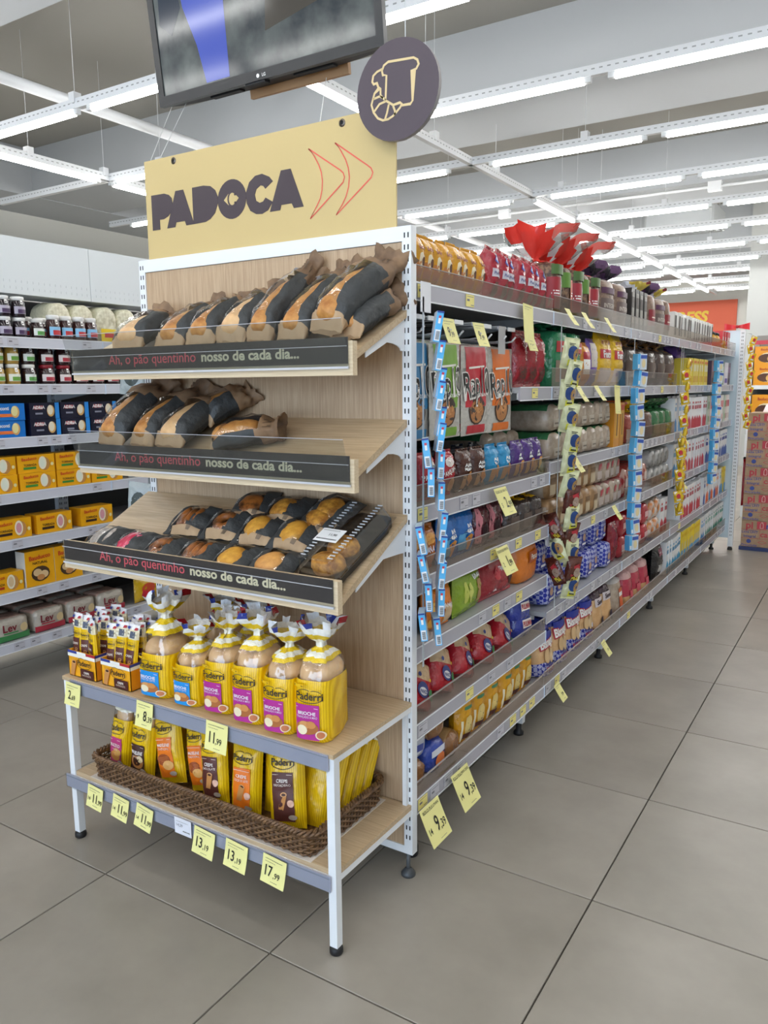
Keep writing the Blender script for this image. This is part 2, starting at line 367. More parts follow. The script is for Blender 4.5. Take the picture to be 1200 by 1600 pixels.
for x in (-.811, -.207):
    b = MB(); b.grid(lambda u, v, x=x: (x+(.0075+.0025*cos(2*pi*v))*cos(2*pi*u), .0112-.0025*abs(sin(pi*v)), 2.011+(.0075+.0025*cos(2*pi*v))*sin(2*pi*u)), 14, 6, pm('9a8f86', .3, metal=1), True, True)
    b.prism([(x+.006*cos(k*.6283), 2.011+.006*sin(k*.6283)) for k in range(10)], BP, .001, DARK); b.build('grommet', bn)
for x, p in ((-.915, (-1.15, .34, 2.31)), (-.876, (-1.08, .34, 2.31)), (-.28, (-.53, .395, 2.30))):
    MB().tube([(x, .0145, 2.02), p], .0012, 4, WHITE2).build('hanging_wire', bn)
# round plum sign
dc = empty('round_sign', (-.02, -.03, 2.041)); tag(dc, 'round plum sign with an outlined toast and croissant, above the banner corner', 'sign')
def cyl_y(m, r, y0, y1, n=48, me=None):
    b = MB(); vs = [(r*cos(2*pi*k/n), y, r*sin(2*pi*k/n)) for y in (y0, y1) for k in range(n)]
    fs = [(k, (k+1) % n, n+(k+1) % n, n+k) for k in range(n)]+[tuple(range(n-1, -1, -1)), tuple(range(n, 2*n))]
    return b.add(vs, fs, [me or m]*n+[m, m])
cyl_y(pm('4b3f48', .5), .1125, 0, .012, me=pm('8f8a8a', .5)).build('disc', dc)
b = MB(); IC = pm('d8c08e', .5); DF = lambda x, z: (x, -.0008, z)
for pts, cl in (([(-.031, -.017), (-.028, .037), (-.038, .039), (-.0405, .049), (-.035, .06), (-.023, .0655), (.046, .0605), (.056, .054), (.0595, .044), (.053, .035), (.045, .034), (.043, -.032), (.037, -.038), (.014, -.037)], 0),
                ([(-.04, .053), (-.054, .05), (-.065, .043), (-.068, .03), (-.064, .024), (-.055, .025), (-.051, .015)], 0),
                ([(-.048, .013), (-.062, .003), (-.071, -.021), (-.065, -.039), (-.053, -.054), (-.039, -.061), (-.024, -.061), (-.01, -.056), (.009, -.041), (.014, -.034), (.009, -.03), (-.01, -.032), (-.031, -.018), (-.045, -.004), (-.045, .011)], 1),
                ([(-.066, -.009), (-.048, -.006), (-.038, -.011)], 0), ([(-.063, -.037), (-.048, -.023), (-.031, -.02)], 0), ([(-.022, -.028), (-.027, -.046), (-.033, -.06)], 0), ([(-.01, -.034), (-.005, -.046), (-.006, -.055)], 0)):
    b.stroke(pts, .0052, DF, IC, bool(cl))
b.build('bread_outline', dc)
MB().tube([(.02, .006, .11), (.02, .006, 1.71)], .0012, 4, WHITE2).build('hanging_wire', dc)
MB().box(-.03, .0, .012, .047, -.10, -.04, WHITE2).build('bracket', dc)
# TV
tv = empty('television', (-.712, .3, 2.3)); tv.rotation_euler = (radians(6.5), 0, 0); tag(tv, 'black flat TV tilted down from the ceiling above the bakery stand', 'TV')
TVB = pm('10151c', .3); hw, hh = .452, .545
b = MB()
b.box(-hw, hw, 0, .02, 0, .03, TVB); b.box(-hw, hw, 0, .02, hh-.024, hh, TVB); b.box(-hw, -hw+.026, 0, .02, .03, hh-.024, TVB); b.box(hw-.026, hw, 0, .02, .03, hh-.024, TVB)
b.build('bezel', tv)
b = MB(); b.grid(lambda u, v: (-hw+.004+(2*hw-.008)*u, .02+.06*sin(pi*min(1, u*1.0))**.35*(v), .004 if True else 0), 20, 2, BLK)
b.grid(lambda u, v: (-hw+.004+(2*hw-.008)*u, .02+.06*sin(pi*u)**.35, .004+(hh-.008)*v), 20, 2, BLK)
b.box(-.25, -.12, .035, .06, -.002, .004, DARK); b.box(.1, .25, .035, .06, -.002, .004, DARK); b.box(-.07, .01, .004, .03, -.006, .004, DARK); b.build('back_shell', tv)
SC = bpy.data.materials.new('cctv_picture'); N, L = nodes(SC); bs = N['Principled BSDF']; bs.inputs['Roughness'].default_value = .1; bs.inputs['Base Color'].default_value = (.012, .014, .016, 1); bs.inputs['Specular IOR Level'].default_value = .35
tc = N.new('ShaderNodeTexCoord'); sx = N.new('ShaderNodeSeparateXYZ'); L.new(tc.outputs['Object'], sx.inputs[0])
nz = N.new('ShaderNodeTexNoise'); nz.inputs['Scale'].default_value = 9; nz.inputs['Detail'].default_value = 5; L.new(tc.outputs['Object'], nz.inputs['Vector'])
rp = N.new('ShaderNodeValToRGB'); rp.color_ramp.elements[0].position = .35; rp.color_ramp.elements[1].position = .72; rp.color_ramp.elements[0].color = lin('23282d'); rp.color_ramp.elements[1].color = lin('585f5e'); L.new(nz.outputs['Fac'], rp.inputs['Fac'])
L.new(rp.outputs[0], bs.inputs['Emission Color']); bs.inputs['Emission Strength'].default_value = .8
MB().box(-hw+.026, hw-.026, .004, .006, .03, hh-.024, SC).build('screen', tv)
def scr(pts, col, nm, st=1.0):
    q = pm(col, .07, emit=st, name='screen_'+col); q.node_tree.nodes['Principled BSDF'].inputs['Base Color'].default_value = (.01, .01, .012, 1); q.node_tree.nodes['Principled BSDF'].inputs['Specular IOR Level'].default_value = .35; q.node_tree.nodes['Principled BSDF'].inputs['Roughness'].default_value = .1
    MB().prism(pts, lambda x, z, t: (x, .0038-t, z), .0002, q).build(nm, tv)
scr([(-.33, .50), (-.12, .50), (-.13, .035), (-.23, .035), (-.255, .15), (-.30, .27)], '4458b8', 'screen_picture', .6)
scr([(-.12, .50), (.02, .50), (.02, .28), (-.11, .27)], '70748a', 'screen_picture', .25)
scr([(-.39, .50), (-.34, .50), (-.31, .27), (-.36, .2), (-.41, .24)], '3d4a5c', 'screen_picture', .3)
scr([(.03, .13), (.26, .17), (.27, .23), (.04, .21)], '6a665c', 'screen_picture', .25)
scr([(.07, .3), (.19, .32), (.19, .42), (.08, .41)], '5b6f74', 'screen_picture', .3)
b = MB(); b.text('LG', lambda x, z: (x, -.0006, z), .012, .013, .009, ink('e8e8e8'), .02)
b.prism([(-.012+.006*cos(k*.5236), .013+.006*sin(k*.5236)) for k in range(12)], lambda x, z, t: (x, -.0002-t, z), .0003, ink('e8e8e8')); b.build('logo', tv)
b = MB().box(-.12, .27, .085, .10, -.02, .10, pm('a8825c', .6)); b.build('mounting_board', tv)
b = MB(); b.tube([(-.1, .09, .08), (-.1, -.075, 1.43)], .018, 8, WHITE2); b.tube([(.2, .09, .08), (.2, -.075, 1.43)], .018, 8, WHITE2); b.build('ceiling_pole', tv)

# ------------------------------------------------------------------ sloping bread shelves
def bread_shelf(yf, zf0, zf1, zb, zm, guard, label):
    r = empty('bread_shelf', (-W/2, 0, zb)); tag(r, label, 'shelf', 'sloping bread shelves'); ox = W/2
    x0, x1 = -.988+ox, -.008+ox; k = (zb-zm)/(-yf-.018); L0 = lambda z: z-zb
    def slope(x, y, z): return (x, y, L0(zb+y*k)+z)     # y negative towards the viewer
    b = MB(); b.box(x0+.006, x1-.004, yf+.018, -.001, -.018, 0, OAKB, tf=slope); b.build('board', r)
    b = MB(); b.box(x0, x1, yf, yf+.018, L0(zf0), L0(zf1), OAKE); b.build('front_board', r)
    for x in (x0+.012, x1-.012):
        p = [(0, -.018-.002), (yf*.72, -.02+yf*.72*k), (yf*.72, -.036+yf*.72*k), (yf*.34, -.042+yf*.34*k)]
        y9, z9 = yf*.34, -.042+yf*.34*k
        p += [(yf*.34+(-.018-yf*.34)*sin(radians(a)), z9+(-.1-z9)*(1-cos(radians(a)))) for a in (25, 50, 70, 90)]+[(-.002, -.1)]
        b = MB(); b.prism(p, lambda a, c, t, x=x: (x-.0015+t, a, c), .003, WHITE); b.build('bracket', r)
    fy = yf-.0022; c0 = zf0+.026; c1 = zf1+.008 if guard else zf1+.003
    b = MB(); b.box(x0+.004, x1-.012, fy, fy+.0015, L0(c0), L0(c1), CARD); cd = b.build('sign_strip', r)
    b = MB(); F = lambda x, z: (x, fy-.0006, z)
    zc = L0((c0+c1)/2-.002)
    b.text('Ah, o pão quentinho', F, -.66+ox, zc+.001, .026, ink('ff5f70'), .006, .9, .335, 0, 0, True)
    b.text('nosso de cada dia...', F, -.315+ox, zc, .0235, ink('fff0cc'), .03, 1, .315, 0, 0, True); b.build('lettering', cd)
    b = MB()
    ya, za, yb, zb_ = (yf-.004, L0(c0)-.006, yf-.034, L0(zf1)+.048) if guard else (yf-.004, L0(c0)-.006, yf-.006, L0(zf1)+.004)
    if guard:
        b.box(x0+.002, x1-.008, 0, .002, 0, 1, ACRY, tf=lambda x, y, z: (x, ya+y+(yb-ya)*z, za+(zb_-za)*z))
        b.box(x0+.002, x1-.008, yf-.0062, yf-.0045, za, L0(c1), ACRY)
    else: b.box(x0+.002, x1-.008, ya-.002, ya, za, zb_, ACRY)
    b.build('clear_guard', r)
    b = MB(); EDGE = pm('c9c8cc', .15)
    b.box(x0+.002, x1-.008, ya-.003, ya+.002, za-.005, za, EDGE); b.box(x0+.002, x1-.012, ya-.0032, ya-.0012, L0((c0+c1)/2)+.009, L0((c0+c1)/2)+.0105, EDGE)
    if guard: b.box(x0+.002, x1-.008, 0, .002, .985, 1, EDGE, tf=lambda x, y, z: (x, ya+y+(yb-ya)*z, za+(zb_-za)*z))
    b.build('guard_edge', r)
bread_shelf(-.247, 1.377, 1.454, 1.539, 1.43, True, 'topmost sloping oak bread shelf, filled along its length with bagged loaves')
bread_shelf(-.247, 1.109, 1.187, 1.269, 1.16, True, 'middle sloping oak bread shelf, half empty')
bread_shelf(-.320, .837, .916, 1.025, .869, False, 'lowest sloping oak bread shelf, covered with small pastry bags')

# ------------------------------------------------------------------ table of the stand
tb = empty('display_table', (-.49, -.18, 0)); tag(tb, 'white metal table with two oak boards in front of the stand', 'table')
X0, X1, YF = -.984, -.002, -.3558
for x in (X0, X1-.022):
    child(MB().box(x, x+.022, YF, YF+.022, .02, .5045, WHITE), 'leg', tb)
    child(MB().lathe([(.015, 0), (.017, .003), (.017, .014), (.013, .02)], 14, BLK, (x+.011, YF+.011, 0)), 'foot', tb)
    for z in (.4895, .190): child(MB().box(x, x+.022, YF+.022, -.001, z, z+.016, WHITE), 'side_rail', tb)
    child(MB().box(x, x+.012, -.012, -.001, .190, .4895, WHITE), 'hook_plate', tb)
for z in (.4905, .192): child(MB().box(X0+.022, X1-.022, YF, YF+.018, z, z+.014, WHITE), 'front_rail', tb)
child(MB().box(X0-.001, X1+.001, YF-.004, -.001, .5055, .5167, OAKB), 'top_board', tb)
child(MB().box(X0+.023, X1-.0005, YF+.003, -.001, .2063, .2203, OAKB), 'lower_board', tb)
for z, xa in ((.474, X0+.04), (.168, X0-.012)):
    o = child(MB().box(xa, X1-.012, YF-.007, YF-.0045, z, z+.04, LILAC).box(xa, X1-.012, YF-.012, YF-.0075, z+.036, z+.041, ACRY).box(xa, X1-.012, YF-.009, YF-.0075, z-.002, z+.036, ACRY), 'price_rail', tb)

# ------------------------------------------------------------------ price cards
def lines(b, F, x, z, w_, n, h, seed, col='6a6a60'):
    rr = random.Random(seed); a = x
    while a < x+w_: q = rr.uniform(.002, .005); b.add([F(a, z), F(min(a+q, x+w_), z), F(min(a+q, x+w_), z+h), F(a, z+h)], [(0, 1, 2, 3)], ink(col)); a += q+.0012
def card(loc, big, small, label, rz=0, roll=0, lean=0, w_=.07, h=.078, top='', old='', face='f1ea9c'):
    r = empty('price_card', loc); r.rotation_euler = (lean, roll, rz); tag(r, label, 'price card', 'yellow price cards')
    cv = lambda z: -.006*(1-(z+h)/h)**2
    b = MB(); m = pm(face, .6); q_ = h/.075
    b.grid(lambda u, v: (w_*(u-.5), cv(-h*v), -h*v), 2, 5, m, False); b.grid(lambda u, v: (w_*(.5-u), cv(-h*v)+.0008, -h*v), 2, 5, m, False); b.build('paper', r)
    F = lambda x, z: (x, cv(z)-.0012, z); K = ink('1d1c1a'); b = MB()
    if top: b.text(top, F, 0, -.012, .0085, K, 0, 1, w_*.9)
    else: lines(b, F, -w_*.38, -.010, w_*.72, 1, .0016, len(label))
    lines(b, F, -w_*.38, -.017, w_*.45, 1, .001, len(label)+3)
    if big:
        s_ = (.028 if not old else .0285)*q_; xx = -.012 if not old else .004
        b.text(big, F, xx-.002 if len(big) > 1 else xx, -.040*q_, s_, K, .012, .72); n = glyphs(big, .012)[2]*s_/.7*.72
        b.text(','+small, F, xx+n/2+.012*q_, -.047*q_, s_*.55, K, .008, .8)
    if old: b.text(old, F, -w_*.34, -.046*q_, .012*q_, K, .006, .8)
    lines(b, F, -.005, -h+.008, w_*.3, 1, .0012, 5); b.build('lettering', r); return r
YC = YF-.0135
card((-.923, YC, .508), '2', '69', 'yellow price card reading 2,69 on the table corner, under the crepe boxes', 0, .03, -.05, .066, .066)
card((-.619, YC, .516), '8', '39', 'yellow price card reading 8,39 under the blue label brioche bags', 0, .03, -.06, .064, .07, old='9')
card((-.354, YC, .518), '11', '99', 'yellow price card reading 11,99 on the table edge, under the magenta label bags', 0, .03, -.05, .074, .075)
for k, (x, o) in enumerate(((-.853, '14'), (-.742, '14'), (-.643, '14'))):
    card((x, YC, .205), '11', '99', 'small yellow price card on the lower rail, %s from the left leg' % ORD[k], 0, .09+.03*k, -.04, .066, .066, old=o)
for k, (x, a, c) in enumerate(((-.415, '13', '19'), (-.302, '13', '19'), (-.177, '17', '99'))):
    card((x, YC, .207), a, c, ('yellow price card reading 13,19 next to the white ticket', 'yellow price card reading 13,19 beside the 17,99 card', 'yellow price card reading 17,99 on the lower rail by the front leg')[k], 0, .09, -.05, .074, .072)
b = MB(); b.box(-.031, .031, 0, .001, -.046, 0, pm('e6e6ee', .5)); o = b.build('price_ticket', None, (-.497, YF-.0132, .212)); tag(o, 'white paper price ticket reading 14,29 on the lower rail of the table', 'price ticket')
b = MB(); F = lambda x, z: (x, -.0006, z); b.text('14,29', F, -.012, -.02, .008, ink('55555a')); lines(b, F, -.024, -.01, .045, 1, .001, 1); lines(b, F, 0, -.036, .026, 1, .003, 2); b.build('lettering', o)

# ------------------------------------------------------------------ wicker basket
bk = empty('wicker_basket', (-.49, -.18, .2215)); tag(bk, 'long brown wicker basket of packs on the lower board', 'basket')
A0, A1, B0, B1, BH = -.885, -.085, -.345, -.02, .07
def perim(s, gx=0):   # s in metres around a rounded rectangle
    a0, a1, b0, b1, r = A0-gx, A1+gx, B0-gx, B1+gx, .03
    segs = [('l', (a0+r, b0), (a1-r, b0)), ('c', (a1-r, b0+r), -P90), ('l', (a1, b0+r), (a1, b1-r)), ('c', (a1-r, b1-r), 0), ('l', (a1-r, b1), (a0+r, b1)), ('c', (a0+r, b1-r), P90), ('l', (a0, b1-r), (a0, b0+r)), ('c', (a0+r, b0+r), pi)]
    for k in segs:
        ln = (Vector(k[2])-Vector(k[1])).length if k[0] == 'l' else r*P90
        if s <= ln:
            if k[0] == 'l': p = Vector(k[1]).lerp(Vector(k[2]), s/ln); d = (Vector(k[2])-Vector(k[1])).normalized(); return p, Vector((d.y, -d.x))
            a = k[2]+s/r; n = Vector((cos(a), sin(a))); return Vector(k[1])+n*r, n
        s -= ln
    return perim(0, gx)
PL = 2*(A1-A0-.06)+2*(B1-B0-.06)+4*.03*P90
NS = 150; b = MB()
for row in range(8):
    pts = []
    for i in range(NS*2):
        p, n = perim(PL*i/(NS*2)); z = .004+row*.0074; fl = z*.10
        off = .0026*(1 if (i//2+row) % 2 else -1) if i % 2 == 0 else 0
        q = p+n*(off+fl)-Vector((0, 0)); pts.append((q.x+.49, q.y+.18, z+(.0006 if i % 2 else -.0006)))
    b.tube(pts, .0031, 4, WICK, False, True)
tag(tag(b.build('weave', bk), kind='stuff'), kind='stuff')
b = MB()
for i in range(NS):
    p, n = perim(PL*i/NS); b.tube([(p.x+.49, p.y+.18, .002), (p.x+n.x*.006+.49, p.y+n.y*.006+.18, .058)], .0016, 4, pm('3f2b1b', .6), False)
tag(tag(b.build('stake_ring', bk), kind='stuff'), kind='stuff')
b = MB()
for ph in (0, 2*pi/3, 4*pi/3):
    pts = []
    for i in range(420):
        p, n = perim(PL*i/420); a = i*2*pi*62/420+ph; q = p+n*(.008+.0065*cos(a)); pts.append((q.x+.49, q.y+.18, .064+.0065*sin(a)))
    b.tube(pts, .0042, 5, WICK, False, True)
b.build('braided_rim', bk)
MB().box(A0+.005+.49, A1-.005+.49, B0+.005+.18, B1-.005+.18, 0, .004, WICK).build('bottom', bk)
MB().box(A0-.008+.49, A1+.008+.49, B0-.010+.18, B1+.006+.18, -.0012, 0, pm('d9cfc4', .4)).build('paper_liner', bk)

# ------------------------------------------------------------------ aisle gondola (five bays)
GX, GB = -.012, -.46
def ticket_row(par, x, z, y0, y1, seed, yellow=0, face=1):
    rr = random.Random(seed); y = y0+.04
    while y < y1-.06:
        if rr.random() < .42:
            m = pm('f0e28a', .6) if rr.random() < yellow else pm('c4c2ca', .45)
            b = MB(); F = lambda a, c: (x+.0012*face, y+a, z+c)
            b.box(min(x, x+.0008*face), max(x, x+.0008*face), y-.026, y+.026, z-.036, z-.003, m)
            q = y-.02
            for h_, zz, ln in ((.0015, -.009, .04), (.006, -.021, .016), (.002, -.032, .02)):
                a = y-.02 if ln != .02 or h_ > .002 else y+.004
                b.add([(x+.0012*face, a, z+zz), (x+.0012*face, a+ln, z+zz), (x+.0012*face, a+ln, z+zz+h_), (x+.0012*face, a, z+zz+h_)], [(0, 1, 2, 3)], ink('75737a'))
            b.build('price_ticket', par)
        y += rr.uniform(.07, .12)
BACK = pm('5a5753', .5)
def bay(name, y0, y1, zs, guards, label, gx, gb, face=1, zt=1.62, seed=0, yel=0, short=None, back=BACK, rail=RAIL):
    r = empty(name, (gx, (y0+y1)/2, 0)); tag(r, label, 'shelving', 'shelving bays'); c = (y0+y1)/2; h = (y1-y0)/2
    xb = gb-gx; s_ = face
    bx = lambda b, xa, xb_, *a: b.box(min(xa*s_, xb_*s_), max(xa*s_, xb_*s_), *a)
    d = abs(xb)
    b = MB(); bx(b, -d-.012, -d, -h, h, .1, zt, back); b.build('back_panel', r)
    for y in (-h, h-.03):
        b = MB(); bx(b, -d, -d+.03, y, y+.03, .02, zt, WHITE); u = b.build('upright', r)
    b = MB(); z = .12
    while z < zt-.02:
        for y in (-h+.009, -h+.019, h-.011, h-.021):
            bx(b, -d+.0302, -d+.0306, y-.0018, y+.0018, z, z+.0125, DARK)
        z += .0285
    tag(b.build('slots', r), kind='stuff')
    for z in zs:
        ya, yb = -h, h
        if short and abs(z-short[0]) < .01: ya, yb = short[1]-c, h
        b = MB(); bx(b, -d, -.006, ya+.002, yb-.002, z-.018, z, pm('b4b4b6', .45)); bx(b, -.012, -.006, ya+.002, yb-.002, z-.04, z-.018, WHITE2); sh = b.build('shelf', r)
        for y in (ya+.004, yb-.008):
            b = MB(); b.prism([(0, z-.02), (d-.05, z-.02), (d-.05, z-.034), (d*.3, z-.07), (0, z-.085)], lambda a, q, t, y=y: ((-d+a)*s_, y+t, q), .003, WHITE2); b.build('shelf_bracket', sh)
        b = MB(); bx(b, -.006, 0, ya+.001, yb-.001, z-.043, z+.002, rail); bx(b, 0, .0012, ya+.001, yb-.001, z-.001, z+.003, WHITE); bx(b, 0, .0012, ya+.001, yb-.001, z-.0445, z-.041, WHITE); b.build('price_rail', sh)
        b = MB(); bx(b, -.008, .002, yb-.004, yb, z-.046, z+.003, pm('cfe0f4', .3)); b.build('rail_cap', sh)
        if z in guards:
            b = MB(); bx(b, -.004, -.002, ya+.004, yb-.004, z+.001, z+guards[z], GUARD); bx(b, -.0055, -.0005, ya+.004, yb-.004, z+guards[z]-.0015, z+guards[z], pm('b9b3b3', .2)); b.build('guard', sh)
        ticket_row(sh, .0013*s_, z, ya, yb, int(z*1000)+seed, yel, s_)
    b = MB(); bx(b, -d, -.075, h-.03, h-.002, .05, zs[0]-.045, WHITE); b.build('base_leg', r)
    b = MB(); b.lathe([(.02, 0), (.02, .012), (.011, .02), (.011, .05)], 12, BLK, (-.095*s_, h-.016, 0)); b.build('foot', r)
    return r
ZS = [.21, .50, .80, 1.07, 1.345, 1.61]
Y = [.037, 1.033, 2.062, 3.09, 4.12, 5.15]
bay('shelving_bay', Y[0], Y[1], [.21, .43, .65, .84, 1.035, 1.345, 1.61], {.21: .05, .43: .055, .84: .055, 1.035: .06, 1.61: .045}, 'white shelving bay with hanging wrap packs, joining the bakery stand', GX, GB, 1, 1.62, 3, .35, (1.345, .735))
for i, nm in enumerate(('second', 'third', 'fourth', 'fifth and last')):
    G = {.21: .055, 1.61: .06}
    if i == 0: G[1.345] = .07
    if i == 1: G.update({1.345: .07, 1.07: .07, .8: .06, .5: .05})
    bay('shelving_bay', Y[i+1], Y[i+2], ZS, G, 'white shelving bay of packaged food, %s along the aisle from the stand' % nm, GX, GB, 1, 1.62, 40+i*11, .12)
# far end panel
ep = empty('shelving_end', (-.46, 5.19, 0)); tag(ep, 'white slotted end frame closing the far end of the long shelving', 'shelving')
child(MB().box(-.99, .012, 5.18, 5.195, .1, 1.775, pm('d3e2ea', .4)), 'panel', ep)
o = child(MB().box(.012, .05, 5.165, 5.20, .03, 1.775, WHITE), 'upright', ep)
b = MB(); slots(b, .031, 5.1642, .12, 1.75, .0006); tag(tag(child(b, 'slots', ep), kind='stuff'), kind='stuff')
child(MB().lathe([(.02, 0), (.02, .015), (.01, .03)], 10, BLK, (.03, 5.18, 0)), 'foot', ep)
# the far side of the same shelving, seen past the stand
b = bay('shelving_bay', .037, 1.9, [.21, .55, .9, 1.25, 1.61], {}, 'white shelving behind the stand facing the jam aisle', -.955, -.51, -1, 1.62, 90, 0)

# ------------------------------------------------------------------ jam aisle shelving
LZ = [.217, .447, .685, .894, 1.14, 1.374, 1.58]
LBK = pm('4a4846', .55)
for k, (a, b_) in enumerate(((-1.25, -.18), (-.18, .87), (.87, 1.92), (1.92, 2.97))):
    bay('shelving_bay', a, b_, LZ, {}, ('white shelving of the jam aisle, nearer end bay', 'white shelving of the jam aisle holding toast boxes and jars', 'white shelving of the jam aisle behind the stand, beyond the toast boxes', 'white shelving of the jam aisle, last bay')[k], -2.25, -2.68, 1, 1.79, 60+k, 0, None, LBK, pm('cfd0da', .25))
hp = pm('dfe4e6', .5)
for k, (a, b_) in enumerate(((-1.4, -.1), (-.1, .972), (.975, 2.05), (2.053, 3.1))):
    o = MB().box(-2.47, -2.45, a, b_, 1.793, 2.05, hp).box(-2.668, -2.47, a, b_, 1.793, 1.803, hp).build('header_panel'); tag(o, 'white header panel above the jam aisle shelving, %s along' % ORD[k], 'panel', 'white header panels over the jam aisle')
    b = MB(); rr = random.Random(k)
    y = a+.03
    while y < b_-.02:
        for z in (1.815, 1.845): b.box(-2.4502, -2.4496, y, y+.002, z, z+.012, pm('c2c8ca', .5))
        y += .03
    tag(b.build('slots', o), kind='stuff')
# ------------------------------------------------------------------ product builders
RIB = bpy.data.materials.new('ribbed_yellow_film'); N, L = nodes(RIB); bs = N['Principled BSDF']; bs.inputs['Roughness'].default_value = .25
tc = N.new('ShaderNodeTexCoord'); wv = N.new('ShaderNodeTexWave'); wv.bands_direction = 'X'; wv.inputs['Scale'].default_value = 60; wv.inputs['Distortion'].default_value = .15
rp = N.new('ShaderNodeValToRGB'); rp.color_ramp.elements[0].color = lin('d9a800'); rp.color_ramp.elements[1].color = lin('f4cb18'); L.new(tc.outputs['Object'], wv.inputs['Vector']); L.new(wv.outputs['Fac'], rp.inputs['Fac']); L.new(rp.outputs[0], bs.inputs['Base Color'])
nz = N.new('ShaderNodeTexNoise'); nz.inputs['Scale'].default_value = 30; bp = N.new('ShaderNodeBump'); bp.inputs['Strength'].default_value = .25; bp.inputs['Distance'].default_value = .01; L.new(tc.outputs['Object'], nz.inputs['Vector']); L.new(nz.outputs['Fac'], bp.inputs['Height']); L.new(bp.outputs['Normal'], bs.inputs['Normal'])
GING = bpy.data.materials.new('blue_gingham'); N, L = nodes(GING); bs = N['Principled BSDF']; bs.inputs['Roughness'].default_value = .3
tc = N.new('ShaderNodeTexCoord'); mp = N.new('ShaderNodeMapping'); mp.inputs['Rotation'].default_value = (0, .78, 0); ck = N.new('ShaderNodeTexChecker'); ck.inputs['Scale'].default_value = 70
ck.inputs[1].default_value = lin('2632a4'); ck.inputs[2].default_value = lin('b4b8dc'); L.new(tc.outputs['Object'], mp.inputs[0]); L.new(mp.outputs[0], ck.inputs[0]); L.new(ck.outputs[0], bs.inputs['Base Color'])
MATN = {'film': FILM, 'rib': RIB, 'ging': GING, 'crust': CRUST, 'crustp': CRUSTP, 'muff': MUFF}
def mm(c, fn=ink): return c if not isinstance(c, str) else MATN.get(c) or fn(c)
def deco(F, decals, name, parent):
    if not decals: return
    b = MB()
    for i, d in enumerate(decals):
        o = (.0026 if d[0] in 'ts' else .0012)+.00025*i; G = lambda x, z: (lambda p: (p[0], p[1]-o, p[2]))(F(x, z)); k = d[0]
        if k == 'r':
            x0, x1, z0, z1 = d[1:5]; b.grid(lambda u, v: G(x0+(x1-x0)*u, z0+(z1-z0)*v), max(2, min(18, int(abs(x1-x0)/.007))), max(2, min(18, int(abs(z1-z0)/.007))), mm(d[5]), True)
        elif k == 'e':
            cx, cz, rx, rz = d[1:5]; b.grid(lambda u, v: G(cx+rx*v*cos(2*pi*u), cz+rz*v*sin(2*pi*u)), 14, 3, mm(d[5]), True, True)
        elif k == 't': b.text(d[1], G, d[2], d[3], d[4], mm(d[5]), d[6] if len(d) > 6 else .01, 1, d[7] if len(d) > 7 else None, d[8] if len(d) > 8 else 0)
        elif k == 'p': b.add([G(*q) for q in d[1]], [tuple(range(len(d[1])))], mm(d[2]))
        elif k == 's': b.stroke(d[1], d[2], G, mm(d[3]), len(d) > 4)
    b.build(name, parent)
def pillow(name, w, h, t, body, decals=(), seal=.06, seed=0, zones=None, amp=.0034, nu=14, nv=18, sides=3.4):
    def prof(x, z):
        u, v = max(-1, min(1, 2*x/w)), max(0, min(1, z/h)); vv = max(0, min(1, (v-seal)/(1-2*seal)))
        return max(0, 1-abs(u)**sides)**.55*max(0, sin(pi*vv))**.32
    def wr(x, z): return amp*(noise.noise(Vector((x*34+seed*5.3, z*26, seed)))+.7*(.5-abs(noise.noise(Vector((x*60+z*25+seed, z*50-x*20, seed*2)))))*2)
    def F(x, z): p = prof(x, z); return (x*(1-.05*p), -t/2*p+wr(x, z)*(p+.2), z)
    B = mm(body, pl); mf = None
    if zones: mf = lambda u, v: next(mm(m, pl) for vmax, m in zones if v <= vmax)
    b = MB(); b.grid(lambda u, v: F((u-.5)*w, v*h), nu, nv, B, True, matfn=mf)
    b.grid(lambda u, v: (lambda p: (p[0], -p[1]+.0004, p[2]))(F((.5-u)*w, v*h)), nu, nv, B, True, matfn=mf)
    o = b.build(name); deco(F, decals, 'printed_label', o); return o
def boxpack(name, w, d, h, front, side=None, top=None, decals=(), sdecals=(), c=.002):
    b = MB(); fm = mm(front, lambda q: pm(q, .35)); b.box(-w/2, w/2, -d/2, d/2, 0, h, fm, mx=mm(side or front, lambda q: pm(q, .35)), mz=mm(top or front, lambda q: pm(q, .35)))
    o = b.build(name); deco(lambda x, z: (x, -d/2, z), decals, 'printed_label', o)
    if sdecals: deco(lambda x, z: (0, 0, 0), (), 'x', o)
    return o
def sup(a, n): c, s_ = cos(a), sin(a); return (abs(c)**(2/n)*(1 if c >= 0 else -1), abs(s_)**(2/n)*(1 if s_ >= 0 else -1))
